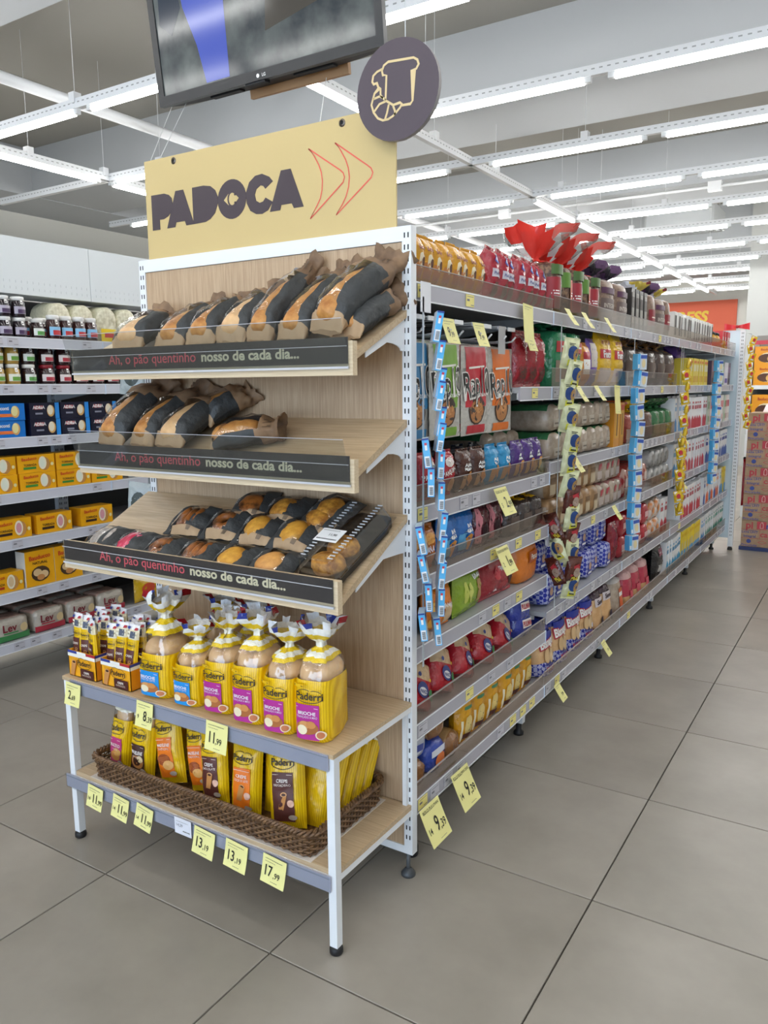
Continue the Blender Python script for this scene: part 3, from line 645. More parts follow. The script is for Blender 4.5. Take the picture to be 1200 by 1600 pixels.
def loafbag(name, rx, ry, hb, hn, ht, matfn, decals=(), seed=0, bread=None, nx=3.6, tuft=.62, nu=24, lean=0, neck=.16, skirt=.5):
    q_, t_ = hn-hb, ht-hn
    zs = [0, .012, hb*.3, hb*.65, hb*.9, hb, hb+q_*.3, hb+q_*.55, hb+q_*.68, hb+q_*.82, hn-.005, hn+.005, hn+t_*.25, hn+t_*.5, hn+t_*.75, ht]
    sc = [.86, 1, 1.02, 1.02, .99, .95, .88, skirt*1.12, skirt*.95, skirt*.66, neck, neck, tuft*.5, tuft*.8, tuft, tuft*1.05]
    def fn(u, v):
        j = round(v*15); a = 2*pi*u; k = max(0, min(1, (j-5)/4)); n = nx*(1-k)+2*k; x, y = sup(a, n); fold = 1+(.16*k*sin(a*9+seed)+.13*k*sin(a*4+2*seed)+(.5*noise.noise(Vector((a*1.3+seed*7, j*.5, seed))) if j > 11 else 0) if j > 5 else 0)
        z = zs[j]; nzv = .0045*noise.noise(Vector((cos(a)*3+seed, sin(a)*3, z*25)))+.004*(.5-abs(noise.noise(Vector((cos(a)*5+z*20, sin(a)*5+seed, z*35)))))
        return (x*rx*sc[j]*fold+nzv+lean*max(0, z-hb), y*ry*sc[j]*fold*(1 if j < 11 else .7)+nzv, z+(t_*(.12*(j-11)/4)*2*noise.noise(Vector((cos(a)*1.6+seed*3, sin(a)*1.6, 1+seed))) if j > 11 else 0))
    b = MB(); b.grid(fn, nu, 15, None, True, True, matfn=lambda u, v: mm(matfn(u, int(v*15)), pl), caps=False)
    b.add([fn(i/nu, 0) for i in range(nu)], [tuple(range(nu-1, -1, -1))], mm(matfn(0, 0), pl))
    o = b.build(name)
    F = lambda x, z: (x, -ry*1.012*max(0, 1-min(1, abs(x/rx))**nx)**(1/nx)-.0025, z); deco(F, decals, 'printed_label', o)
    if bread:
        b = MB()
        for q in bread: b.blob(*q[:2], mm(q[2]), 14, 9, .10, seed+q[0][0]*30)
        b.build('bread', o)
    return o
def loaflie(name, w, h, d, mat, capmat, decals=(), seed=0, topm=None, nx=3.2, nu=18):
    # sliced loaf lying on its side, its end towards the aisle
    ys = [-d/2, -d/2+.006, -d/2+.02, -d*.2, d*.2, d/2-.01, d/2]; sc = [.55, .86, 1, 1.02, 1.02, 1, .8]
    def fn(u, v):
        j = round(v*6); x, z = sup(2*pi*u, nx); q = .005*noise.noise(Vector((x*2+seed, z*2, j*.7)))+.004*(.5-abs(noise.noise(Vector((x*3.5+j, z*3.5, seed+j*.9)))))
        return (x*w/2*sc[j]+q, ys[j], h/2+z*h/2*(sc[j] if j < 6 else .85)+q)
    b = MB(); b.grid(fn, nu, 6, None, True, True, matfn=lambda u, v: mm(capmat if v < .3 else (topm if topm and .1 < u < .42 else mat), pl))
    b.add([fn(i/nu, 0) for i in range(nu)], [tuple(range(nu-1, -1, -1))], mm(capmat, pl)); o = b.build(name)
    deco(lambda x, z: (x, -d/2-.0015+.010*max(abs(x)/(w/2), abs(z-h/2)/(h/2))**3, z), decals, 'printed_label', o); return o
def padlogo(cx, cz, w, c='2b2216'):
    arc = lambda x, z, rx, rz, a0, a1: [(x+rx*cos(radians(a)), z+rz*sin(radians(a))) for a in range(a0, a1+1, 12)]
    return [('t', 'Paderri', cx, cz, w*.25, c, .02, w), ('s', arc(cx, cz, w*.52, w*.27, 200, 344), w*.025, c), ('s', arc(cx-w*.17, cz+w*.04, w*.3, w*.22, 50, 150), w*.022, c), ('s', arc(cx+w*.22, cz+w*.04, w*.25, w*.2, 30, 130), w*.022, c)]
def cone(cx, cz, s):
    return [('p', [(cx-s*.5, cz-s*.8), (cx+s*.1, cz-s*.9), (cx+s*.6, cz+s*.6), (cx-s*.1, cz+s*.9)], 'c98a4c'), ('e', cx+s*.25, cz+s*.75, s*.38, s*.24, 'd9a066'), ('e', cx+s*.25, cz+s*.75, s*.26, s*.14, '4a2616')]
def brioche(mag, seed, rx=.047, ry=.068, hb=.14, hn=.205, ht=.262):
    pc = 'b52a90' if mag else '1f8fd8'
    def mf(u, j):
        if j < 5: return 'rib'
        if j < 6: return 'film'
        if j == 6: return 'film'
        if j in (7, 9, 12): return 'e8c41c'
        if j in (8, 10, 11): return 'f4f0e2'
        if j == 13: return 'f3f1ea'
        return ('b3202c', 'eef0f4', '2b3a8c', 'film', 'eef0f4', 'film')[int(u*12) % 6]
    zf = hb/.165
    dc = padlogo(0, .128, .066)+[('r', -.036, .024, .012, .105, pc), ('t', 'BRIOCHE', -.006, .083, .0075, 'f4f0f4', .02, .05), ('t', 'TRANÇADO À MÃO' if mag else 'PÃO DE LEITE', -.006, .073, .005, 'e4d4ea', .004, .052), ('s', [(-.034, .097), (.022, .097)], .0012, 'f4d0ea'),
          ('e', -.006, .044, .029, .018, 'b06a34'), ('e', -.013, .051, .013, .011, 'd89c5c'), ('e', .004, .053, .012, .010, 'd08c4c'), ('e', -.018, .038, .013, .013, 'f0e2c0'), ('e', .027, .028, .012, .012, 'f0dcb8'), ('e', .027, .028, .009, .009, 'c97a50'), ('r', -.04, -.012, .150, .158, 'e8b800'), ('s', [(-.038, .154), (-.014, .154)], .002, '6a5208')]
    def sz(d):
        d = list(d); k = d[0]
        if k == 'r': d[3] *= zf; d[4] *= zf
        elif k == 'e': d[2] *= zf; d[4] *= zf
        elif k == 't': d[3] *= zf
        elif k in 'sp': d[1] = [(a, c*zf) for a, c in d[1]]
        return tuple(d)
    dc = [sz(d) for d in dc]
    br = [((-.014, 0, hb), (.032, .058, .036), 'crustp'), ((.018, .010, hb+.003), (.029, .054, .036), 'crustp'), ((0, 0, hb*.5), (.036, .055, hb*.45), 'crustp')]
    return loafbag('brioche_bag', rx, ry, hb, hn, ht, mf, dc, seed, br, tuft=.95, neck=.2, skirt=.68)
def madeleine(pc, kind, t1, t2, seed, clear_top=False, w=.09, h=.2):
    zn = [(.72, 'rib'), (.86, 'film'), (.93, 'f2ecd8'), (1, 'e8bd16')] if clear_top else [(1, 'rib')]
    z0 = .015 if clear_top else .02; zt = h*(.60 if clear_top else .80)
    dc = padlogo(-.004, zt+.002, w*.68)+[('r', -w*.36, w*.26, z0, zt-.024, pc), ('t', t1, -w*.05, zt-.045, .0085, 'f6ece4', .02, w*.5), ('t', t2, -w*.05, zt-.056, .006, 'f0dcd0', .004, w*.5), ('s', [(-w*.34, zt-.03), (w*.24, zt-.03)], .0012, 'f0d8c8')]
    zz = z0+(zt-z0)*.32
    if kind == 'cone': dc += cone(-w*.08, zz+.004, .025)+[('e', w*.17, zz, .010, .010, 'e8b8a0')]
    elif kind == 'shell': dc += [('e', -w*.1, zz+.008, .024, .017, '9c4a1c')]+[('s', [(-w*.1-.02, zz+.002+.004*q), (-w*.1+.02, zz+.006+.004*q)], .0016, 'c8743c') for q in range(4)]+[('e', w*.06, zz-.008, .019, .014, 'e0a860')]
    elif kind == 'roll': dc += [('e', -w*.05, zz, .024, .019, 'c98a4c'), ('e', -w*.07, zz+.002, .016, .012, '402016'), ('e', w*.1, zz+.01, .011, .010, 'ead0a0')]
    elif kind == 'cookie': dc += [('e', -w*.05, zz-.004, .024, .014, 'd8944c'), ('e', w*.06, zz+.008, .018, .012, 'e0a85c')]
    dc += [('e', w*.2, z0+.012, .012, .007, 'b8a898')]
    o = pillow('cake_pack', w, h, .05, 'rib', dc, .05, seed, zn)
    if clear_top:
        b = MB(); b.blob((0, 0, h*.74), (w*.38, .018, .03), CRUSTP, 12, 8, .1, seed); b.build('bread', o)
        deco(lambda x, z: (x, -.004, z), [('r', -w*.45, -w*.2, h*.93, h*.965, '2b3a8c'), ('r', w*.2, w*.45, h*.93, h*.965, 'b3202c'), ('r', -w*.05, w*.22, h*.88, h*.92, '3a3f58')], 'seal_print', o)
    return o
# ---- table top
bag_b = [brioche(0, 3, hb=.118, hn=.205, ht=.272), brioche(0, 5, hb=.125, hn=.19, ht=.245)]; bag_m = [brioche(1, k) for k in (1, 2, 7, 9)]
ZTOP = .5175
def lay(o, label, cat, group=None): tag(o, label, cat, group); return o
for o, x, y, rz, s_, lb in ((bag_b[0], -.625, -.275, .10, (1.18, 1, 1.05), 'brioche bag with blue label and upright yellow and white neck ruffle'), (bag_b[1], -.505, -.272, .08, (1, 1, .9), 'shorter brioche bag with blue label beside the magenta ones'),
                            (bag_m[0], -.402, -.266, .12, (1, 1, 1), 'brioche bag with magenta label next to the blue label bags'), (bag_m[1], -.292, -.274, .12, (1.02, 1, 1.08), 'brioche bag with magenta label, second of the magenta row'),
                            (bag_m[2], -.190, -.278, .14, (1, 1, 1.02), 'brioche bag with magenta label, third of the magenta row'), (bag_m[3], -.096, -.272, .22, (1.04, 1, 1.1), 'brioche bag with magenta label at the table end, side crumpled')):
    put(o, (x, y, ZTOP), rz, 0, 0, s_); tag(o, lb, 'bread bag', 'brioche bags on the table')
for k, x in enumerate((-.56, -.44)):
    o = put(bag_b[1], (x, -.115, ZTOP), .05, 0, 0, (1, .9, 1)); tag(o, 'brioche bag standing behind the blue label bags, %s' % ('by the crepe boxes' if k == 0 else 'behind the first magenta bag'), 'bread bag', 'brioche bags on the table')
for k, x in enumerate((-.770+.0, -.9)):
    pass
def crepe_box(x, lb):
    w_, d_, h = .122, .16, .078
    r = empty('crepe_display_box', (x, -.262, ZTOP)); tag(r, lb, 'box', 'crepe display boxes'); m = pm('f0a818', .4); b = MB()
    b.box(-w_/2, w_/2, -d_/2, -d_/2+.002, 0, h, m); b.box(-w_/2, -w_/2+.002, -d_/2, d_/2, 0, h, m); b.box(w_/2-.002, w_/2, -d_/2, d_/2, 0, h, pm('e8921a', .4)); b.box(-w_/2, w_/2, d_/2-.002, d_/2, 0, h+.03, m); b.box(-w_/2, w_/2, -d_/2, d_/2, 0, .002, m); b.build('carton', r)
    F = lambda a, z: (a, -d_/2, z)
    dc = [('r', -w_/2, -w_/6, h-.008, h, '2f3f92'), ('r', -w_/6, w_/6, h-.008, h, 'f2f0ea'), ('r', w_/6, w_/2, h-.008, h, 'b02430'), ('r', -w_/2, w_/2, h-.018, h-.008, 'f2eee2')]+padlogo(.012, .046, .06)+[('r', -.006, .052, .003, .029, '4a1a16'), ('t', 'CREPE', .023, .02, .006, 'f4ece0', .02), ('t', 'CHOCOLATE', .023, .012, .0045, 'e8d4c0', .005)]+cone(-.038, .026, .026)
    deco(F, dc, 'printed_label', r)
    b = MB()
    for z0, z1, c in ((h-.008, h, '2f3f92'), (h-.018, h-.008, 'f2eee2')): b.add([(w_/2+.0006, -d_/2, z0), (w_/2+.0006, d_/2, z0), (w_/2+.0006, d_/2, z1), (w_/2+.0006, -d_/2, z1)], [(0, 1, 2, 3)], ink(c))
    b.build('side_stripe', r)
crepe_box(-.912, 'orange cardboard box of crepe sticks at the table corner'); crepe_box(-.765, 'orange cardboard box of crepe sticks beside the blue label brioche')
stick = pillow('crepe_stick', .036, .15, .024, 'rib', padlogo(0, .098, .028)+[('r', -.013, .013, .02, .085, '5a2a20'), ('t', 'CREPE', 0, .07, .0055, 'f0e4d4', .01, .022)]+cone(0, .045, .013)+[('r', -.016, .016, .118, .124, 'f2ead0'), ('r', -.016, .016, .128, .133, 'f2ead0'), ('r', -.004, .012, .117, .134, '4c5264'), ('r', -.017, -.008, .138, .144, '2f3f92'), ('r', .008, .017, .138, .144, 'b02430')], .04, 4, [(.78, 'rib'), (.94, 'efe3c0'), (1, 'e8e6ea')], .0015, 6, 12)
rr = random.Random(11)
for bi, bx0 in enumerate((-.912, -.765)):
    n = 0
    for row in range(4):
        for col in range(3):
            x = bx0+(-.038+.038*col)+rr.uniform(-.006, .006); y = -.32+row*.037+rr.uniform(-.004, .004)
            o = put(stick, (x, y, ZTOP+.006+rr.uniform(0, .016)), rr.uniform(-.35, .35), rr.uniform(-.10, .06), rr.uniform(-.09, .09))
            tag(o, 'yellow crepe stick wrapper, %s of row %s in the %s crepe box' % (ORD[col], ('one', 'two', 'three', 'four')[row], ('corner', 'inner')[bi]), 'snack', 'crepe sticks in the boxes'); o.scale = (1.08, 1, 1.1)
# ---- basket
ZBK = .2265
made = [madeleine('c23a78', 'cookie', 'BISCOITO', 'de leite', 1, True), madeleine('4a2a22', 'roll', 'MADELEINE', 'chocolate', 2, True), madeleine('ee7a12', 'shell', 'MADELEINE', 'TRADICIONAL', 3), madeleine('ee7a12', 'shell', 'MADELEINE', 'TRADICIONAL', 4), madeleine('5a2a22', 'cone', 'CREPE', 'CHOCOLATE', 5), madeleine('ee7a12', 'cone', 'CREPE', 'DOCE DE LEITE', 6), madeleine('56281f', 'cone', 'CREPE', 'BRIGADEIRO', 7, False, .1, .215)]
for o, x, y, z, rz, rx, ry, s_, lb in ((made[0], -.845, -.285, 0, .12, -.10, .10, (.82, 1.1, 1.12), 'yellow cake pack with pink label at the basket corner'), (made[1], -.745, -.285, 0, .10, -.10, .04, (.95, 1.1, 1.12), 'yellow cake pack with dark brown label beside the pink one'),
        (made[2], -.625, -.275, .012, .18, -.18, -.22, (1, 1, .98), 'yellow pack with orange label leaning beside the dark brown one'), (made[3], -.520, -.262, .012, .12, -.18, -.22, (.95, 1, .95), 'yellow pack with orange label tucked behind the crepe pack'),
        (made[4], -.445, -.292, .01, .15, -.14, -.10, (.95, .9, .97), 'yellow crepe pack with brown label in the basket middle'), (made[5], -.345, -.285, 0, .18, -.12, 0, (1, 1, 1), 'yellow crepe pack with small orange label in the basket'),
        (made[6], -.205, -.278, .006, .28, -.2, -.1, (1, .9, .98), 'yellow crepe pack with large brown label by the front leg')):
    put(o, (x, y, ZBK+z), rz, rx, ry, s_); tag(o, lb, 'cake pack', 'yellow packs in the basket')
spare = pillow('cake_pack', .09, .205, .042, 'rib', [('r', -.04, .04, .17, .178, 'f0ead6'), ('r', -.04, .04, .183, .189, 'f0ead6'), ('r', -.005, .03, .169, .19, '55596a'), ('r', -.042, -.02, .193, .2, '2f3f92')], .05, 8)
for k, (x, y, rx, ry) in enumerate(((-.275, -.235, -.1, 0), (-.17, -.235, -.34, .02), (-.165, -.195, -.42, .03), (-.16, -.155, -.5, .02), (-.155, -.115, -.56, .0), (-.15, -.085, -.66, .05), (-.30, -.17, -.2, 0), (-.42, -.2, -.2, 0), (-.53, -.17, -.2, 0), (-.68, -.19, -.2, 0), (-.80, -.19, -.15, 0))):
    if k == 5: y = -.075; rx = -.5
    o = put(spare, (x, y, ZBK+.002), .12, rx, ry); tag(o, 'plain yellow pack in the second rank of the basket, %s counted from the front leg' % ORD[k], 'cake pack', 'yellow packs in the basket')
# ---- paper bread bags
def paperbag(L_, w_, h, seed, win=(.17, .36), bread=CRUST, crump=1.0, slashes=0, base=True, kt=.66):
    r = empty('bread_paper_bag'); b = MB(); nu, nv = 32, 16
    ts = [0, .03, .09, .2, .3, .4, .5, .6, .68, .74, .79, .84, .88, .92, .95, .98, 1]
    sc = [.92, .98, 1, 1, 1, 1, 1, 1, .98, .94, .88, .8, .76, .8, .9, 1.0, 1.05]; hs = [.10, .30, .62, .9, 1, 1, 1, 1, .95, .88, .78, .66, .58, .6, .7, .78, .8]
    def fn(u, v):
        j = round(v*nv); a = 2*pi*u; x, z = sup(a, 2.3); k = max(0, (ts[j]-.62)/.38)*crump
        q = noise.noise(Vector((cos(a)*2.2+seed*4, sin(a)*2.2, ts[j]*9+seed)))*(.007+.014*k)+.006*(.5-abs(noise.noise(Vector((cos(a)*4+seed, sin(a)*4, ts[j]*14)))))+(.009*k*sin(a*3+seed*2))+.004*noise.noise(Vector((a*3, ts[j]*22, seed*2)))
        return (x*(w_/2*sc[j]+q), ts[j]*L_+q*.6*k, h/2+z*(h/2*hs[j]+q)-(h/2)*(1-hs[j])*.8*(1 if z < 0 or j > 3 else 1))
    w0, w1 = win
    def mf(u, v):
        t = ts[min(nv-1, int(v*nv))]
        if t < .05: return KRAFT if base else SLATE
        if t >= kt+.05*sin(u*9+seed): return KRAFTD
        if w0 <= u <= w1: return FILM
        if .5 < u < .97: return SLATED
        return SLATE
    b.grid(fn, nu, nv, None, True, True, matfn=mf); b.add([fn(i/nu, 0) for i in range(nu)], [tuple(range(nu-1, -1, -1))], KRAFT); b.build('paper', r)
    b = MB(); n = 3 if slashes else 1
    def bf(u, v):
        a, e = 2*pi*u, pi*(v-.5); d = Vector((cos(a)*cos(e), sin(e), sin(a)*cos(e))); k = 1+.05*noise.noise(d*4+Vector((seed, 0, 0)))
        sl = -.006*max(0, sin(d.y*11+d.x*2))**6*max(0, d.z) if slashes else 0
        lx = abs(cos(e))**.5/max(.001, abs(cos(e)))
        return (d.x*lx*w_*.43*k, L_*.37+d.y*L_*.33, h*.5+(d.z*lx*h*.43)*k+sl)
    b.grid(bf, 18, 16, bread, True, True); b.build('bread', r)
    b = MB(); K = ink('4a3a2c')
    for q in range(7):
        p0, p1 = fn(.12+.02*q, .62+.045*(q % 3)), fn(.14+.02*q, .68+.045*(q % 3)); up_ = Vector((0, 0, .002))
        a_, c_ = Vector(p0)+up_, Vector(p1)+up_; d_ = Vector((.0016, 0, 0)); b.add([a_-d_, a_+d_, c_+d_, c_-d_], [(0, 1, 2, 3)], K)
    b.build('wheat_print', r)
    return r
def shelfM(x, y, zrow, pitch, yaw=0, roll=0):
    return Matrix.Translation((x, y, zrow))@Matrix.Rotation(pitch, 4, 'X')@Matrix.Rotation(yaw, 4, 'Z')@Matrix.Rotation(roll, 4, 'Y')
zs1 = lambda y: 1.539+y*.4454; zs2 = lambda y: 1.269+y*.4454; zs3 = lambda y: 1.025+y*.4875
A1 = atan2(.110, .247); A3 = atan2(.156, .320)
top = [(-.80, -.205, .004, A1+.05, .05, .20, .12, .07, CRUSTP, 0, 'short paper bread bag with round rolls at the shelf end'), (-.625, -.215, .004, A1+.05, -.06, .23, .11, .075, CRUST, 0, 'paper bread bag with clear window, second from the roll bag'),
       (-.515, -.21, .004, A1+.08, -.02, .24, .10, .08, CRUST, 1, 'paper bread bag, third, its window showing slashed bread'), (-.415, -.20, .004, A1+.10, -.05, .25, .10, .08, CRUSTP, 0, 'paper bread bag, fourth along, showing a smooth pale loaf'),
       (-.318, -.20, .006, A1+.28, -.10, .29, .085, .075, CRUST, 1, 'paper bag with a tall slashed baguette steepest on the shelf'), (-.215, -.205, .006, A1+.22, -.12, .30, .09, .075, CRUST, 1, 'paper baguette bag with a crumpled printed mouth, leaning beside the tall one'),
       (-.108, -.205, .02, A1+.20, -.16, .30, .105, .085, CRUST, 1, 'large paper baguette bag with a wide crumpled brown mouth'), (-.066, -.19, .002, A1+.02, -.06, .235, .09, .065, CRUST, 0, 'dark paper bag lying under the large baguette bag at the shelf end')]
for k, (x, y, dz, p, yaw, L_, w_, h, br, sl, lb) in enumerate(top):
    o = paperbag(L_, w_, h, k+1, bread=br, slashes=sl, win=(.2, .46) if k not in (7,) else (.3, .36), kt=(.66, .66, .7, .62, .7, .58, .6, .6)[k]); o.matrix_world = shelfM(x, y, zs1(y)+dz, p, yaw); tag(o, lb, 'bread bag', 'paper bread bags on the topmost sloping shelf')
mid = [(-.885, -.21, .004, A1+.24, -.13, .265, .115, .085, CRUST, 1, 'plump paper bread bag at the end of the middle shelf'), (-.765, -.205, .004, A1+.12, -.15, .27, .10, .08, CRUST, 0, 'paper bread bag leaning second on the middle shelf'),
       (-.655, -.205, .004, A1+.10, -.12, .25, .115, .075, CRUSTP, 0, 'paper bread bag with a pale round loaf on the middle shelf'), (-.62, -.095, .02, A1+.1, -.5, .16, .10, .07, CRUST, 0, 'crumpled paper bread bag lying behind the pale loaf')]
for k, (x, y, dz, p, yaw, L_, w_, h, br, sl, lb) in enumerate(mid):
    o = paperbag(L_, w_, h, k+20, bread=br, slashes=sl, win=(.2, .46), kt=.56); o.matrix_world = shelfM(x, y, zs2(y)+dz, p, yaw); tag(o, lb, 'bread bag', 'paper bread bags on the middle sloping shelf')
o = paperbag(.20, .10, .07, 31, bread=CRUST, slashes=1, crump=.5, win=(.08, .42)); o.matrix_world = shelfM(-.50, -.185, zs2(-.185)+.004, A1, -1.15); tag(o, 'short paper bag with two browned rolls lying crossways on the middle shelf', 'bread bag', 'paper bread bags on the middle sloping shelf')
# ---- pastry bags
def pastry(seed, filling, kind):
    r = empty('pastry_bag'); w_, L_, t = .138, .122, .030
    def hgt(x, y):
        u, v = 2*x/w_, 2*y/L_-1; p = max(0, 1-abs(u)**2.2)**.7*max(0, 1-abs(v)**2.6)**.6; return .003+t*p+.006*noise.noise(Vector((x*30+seed*3, y*30, seed)))+.004*(.5-abs(noise.noise(Vector((x*55, y*55+seed, seed)))))
    def mf(u, v):
        x, y = (u-.5), v
        if v < .13 and -.30 < x < .42: return KRAFT
        if kind == 0: return FILM if -.24+.25*(v-.5) < x < .2+.25*(v-.5) else SLATE
        if kind == 1: return FILM if x < .12 and v > .2 else SLATE
        return FILM if -.1 < x < .3 and v < .8 else SLATE
    b = MB(); b.grid(lambda u, v: ((u-.5)*w_, v*L_, hgt((u-.5)*w_, v*L_)), 18, 12, None, True, matfn=mf); b.grid(lambda u, v: ((.5-u)*w_, v*L_, .001), 4, 4, SLATED, True); b.build('paper', r)
    b = MB(); fm, n = filling
    if n == 'ring': b.grid(lambda u, v: ((.026+.013*cos(2*pi*v))*cos(2*pi*u), L_*.48+(.026+.013*cos(2*pi*v))*sin(2*pi*u), .018+.013*sin(2*pi*v)), 16, 8, fm, True, True)
    elif n == 'long':
        for q in (-.02, .004, .026): b.blob((q, L_*.5, .018), (.014, .042, .015), fm, 10, 8, .15, seed+q*40)
    else: b.blob((0, L_*.45, .019), (.042, .042, .019), fm, 14, 9, .1, seed)
    b.build('pastry', r)
    b = MB(); F = lambda x, y: (x, y, hgt(x, y)+.0012); wt = ink('d8d6d2')
    for q in range(3):
        a = -.052+.006*q
        for s_ in range(5-q): b.stroke([(a, .058+.008*s_), (a, .063+.008*s_)], .0028, F, wt)
    b.build('print', r); b = MB()
    for s_ in range(4): b.stroke([(.02+.003*s_, .008), (.024+.0035*s_, .022)], .0016, F, ink('4a4038'))
    b.build('wheat_print', r); return r
CHOC = two('chocolate_pastry', '2c130a', 'a8642c', 25, .35, (1, 1, 1), .4, .6, .2); PINK = two('pink_glaze', 'c8304f', 'f09ab0', 40, .25, (1, .3, 1), .42, .6); YBUN = two('yellow_crumb', 'b87a20', 'dea63e', 40, .6, (1, 1, 1), .3, .7, .4)
SUG = two('sugar_coat', '8a7a6c', 'd8cfc6', 50, .5, (1, 1, 1), .3, .7, .3)
spots = [(-.885, -.262, .05, SUG, 'long', 1, 'pastry bag with pale sugared biscuits at the tray corner'), (-.765, -.265, -.05, PINK, 'ball', 1, 'pastry bag with a pink glazed doughnut'), (-.635, -.268, .05, CHOC, 'ring', 0, 'pastry bag with chocolate rings beside the pink doughnut'),
         (-.505, -.268, .04, CHOC, 'long', 0, 'pastry bag with dark twists in the front row'), (-.375, -.268, .03, YBUN, 'ball', 0, 'pastry bag with a yellow bun in the front row'), (-.25, -.268, .02, CRUST, 'ball', 2, 'pastry bag with a browned roll beside the muffin box'),
         (-.635, -.155, .06, CHOC, 'long', 0, 'pastry bag with dark twists in the second row, alone behind'), (-.50, -.155, .05, CHOC, 'ring', 0, 'pastry bag with a brown ring in the second row'), (-.375, -.158, .05, YBUN, 'ball', 0, 'pastry bag with a yellow crumbed bun in the second row'), (-.255, -.162, .0, YBUN, 'ball', 2, 'pastry bag with a yellow bun half hidden beside the muffin box'),
         (-.46, -.075, .25, CHOC, 'ball', 2, 'dark pastry bag at the back of the tray by the panel'), (-.345, -.082, .1, MUFF, 'ball', 0, 'pastry bag with a muffin at the back of the tray'), (-.225, -.10, -.2, MUFF, 'ball', 2, 'kraft fronted pastry bag with a muffin behind the clear box'), (-.215, -.075, -.25, MUFF, 'ball', 2, 'kraft fronted pastry bag lying on top of another at the back')]
for k, (x, y, yaw, fm, n, kd, lb) in enumerate(spots):
    o = pastry(k+1, (fm, n), kd); dz = .024 if 'on top' in lb else .012 if 5 < k < 10 else .016 if k >= 10 else .004
    o.matrix_world = shelfM(x, y-.04, zs3(y-.04)+dz, A3+(.08 if k > 5 else .02), yaw); tag(o, lb, 'pastry bag', 'small pastry bags on the lowest sloping shelf')
# ---- clear muffin box
mb = empty('muffin_box'); mb.matrix_world = shelfM(-.092, -.288, zs3(-.288)+.004, A3, -.05); tag(mb, 'clear hinged plastic box with two muffins and a white price sticker', 'plastic box')
cw, cl, ch = .125, .275, .062
def clam(k, z0, z1, i0, i1):
    b = MB(); n = 44
    def fn(u, v):
        a = 2*pi*u; x, y = sup(a, 7); rib = .0016*sin(y*110 if abs(x) > .9 else x*60); q = i0+(i1-i0)*v
        return (x*(cw/2*q+rib), cl/2+y*(cl/2*(1-(1-q)*.5)+rib), z0+(z1-z0)*v)
    b.grid(fn, n, 4, k, True, True); return b, fn
CLB = clear('black_tray_plastic', .12, .1, '2c2c2e'); BOXC = clear('clear_box_plastic', .14, .08, 'f4f6f8')
b, fn = clam(pm('17171a', .2), .0, .02, .96, 1); b.add([fn(i/44, 0) for i in range(44)], [tuple(range(43, -1, -1))], pm('17171a', .2)); b.build('tray', mb)
b, fn = clam(BOXC, .021, ch, 1, .84); b.grid(lambda u, v: ((u-.5)*cw*.80, .02+v*(cl-.04), ch+.003*sin(v*70)*(1 if abs(u-.5) > .3 else .2)), 8, 60, BOXC); b.build('lid', mb)
b = MB(); 
for s_ in (-1, 1):
    for q in range(20): b.box(s_*cw*.32-.007, s_*cw*.32+.007, .03+q*.0118, .0325+q*.0118, ch+.002, ch+.004, pm('c4c8ce', .12))
b.box(-cw/2-.003, cw/2+.003, 0, cl, .0195, .0212, BOXC); b.build('lid_rib', mb)
for y in (.052, .118):
    b = MB(); b.blob((.008, y, .03), (.046, .036, .027), MUFF, 18, 10, .12, y*30)
    b.lathe([(.03, 0), (.036, .012), (.04, .02)], 20, pm('8a5a22', .7), (.008, y, .004)); b.build('muffin', mb)
b = MB(); F = lambda x, y: (x, y, ch+.0068)
b.box(-.05, .02, .085, .135, ch+.0055, ch+.0062, pm('f0f0f0', .5)); b.text('11,90', F, -.006, .112, .008, ink('1c1c1c'), .02); lines(b, lambda a, c: F(a, c), -.045, .127, .05, 1, .002, 1); lines(b, lambda a, c: F(a, c), -.045, .092, .06, 1, .004, 2, '222222'); b.build('price_sticker', mb)
# ------------------------------------------------------------------ goods in the aisle
rr = random.Random(5)
def row(protos, n, y0, y1, z, dep, desc, place, cat, group, jit=.004, lean=0, roll=0, xf=-.022, sy=1, frm='stand', yawj=.06, ordf=0):
    for k in range(n):
        y = y0+(y1-y0)*(k+.5)/n; p = protos[k % len(protos)]
        o = put(p, (xf-dep/2-rr.uniform(0, jit*2), y+rr.uniform(-jit, jit)*.5, z+.001), P90+rr.uniform(-yawj, yawj), lean+rr.uniform(-.02, .02), roll, sy if isinstance(sy, tuple) else (1, 1, 1))
        tag(o, ('%s, %s from %s %s' % (desc, ORD[k+ordf], frm, place)) if n > 1 or ordf else '%s %s' % (desc, place), cat, group)
W_, K_ = 'f2f0ec', '22201f'
# top shelf
gold = pillow('cake_pack', .056, .135, .066, 'd79a1c', [('r', -.02, .02, .02, .06, 'c07a3a'), ('e', 0, .062, .012, .02, 'e8d8b4'), ('e', .006, .058, .006, .013, '5a3420'), ('t', 'Bolo', 0, .095, .012, '7a2c14', .02, .036)], .08, 1, None, .004)
row([gold], 8, .075, .49, 1.61, .066, 'gold foil cake pack', 'on the top shelf', 'cake pack', 'gold cake packs on the top shelf')
redp = pillow('cake_pack', .066, .165, .07, 'a3142c', [('e', 0, .125, .015, .013, '2f56b8'), ('e', 0, .125, .009, .007, 'e8e4e8'), ('r', -.024, .024, .07, .095, 'c9c3cc'), ('t', 'Pullman', 0, .082, .009, '2a2f7a', .02, .044), ('e', .002, .035, .02, .022, '6a3420')], .07, 2, None, .005)
row([redp], 7, .53, 1.03, 1.61, .07, 'red cake pack with blue disc', 'on the top shelf', 'cake pack', 'red cake packs on the top shelf', .006, 0, .08)
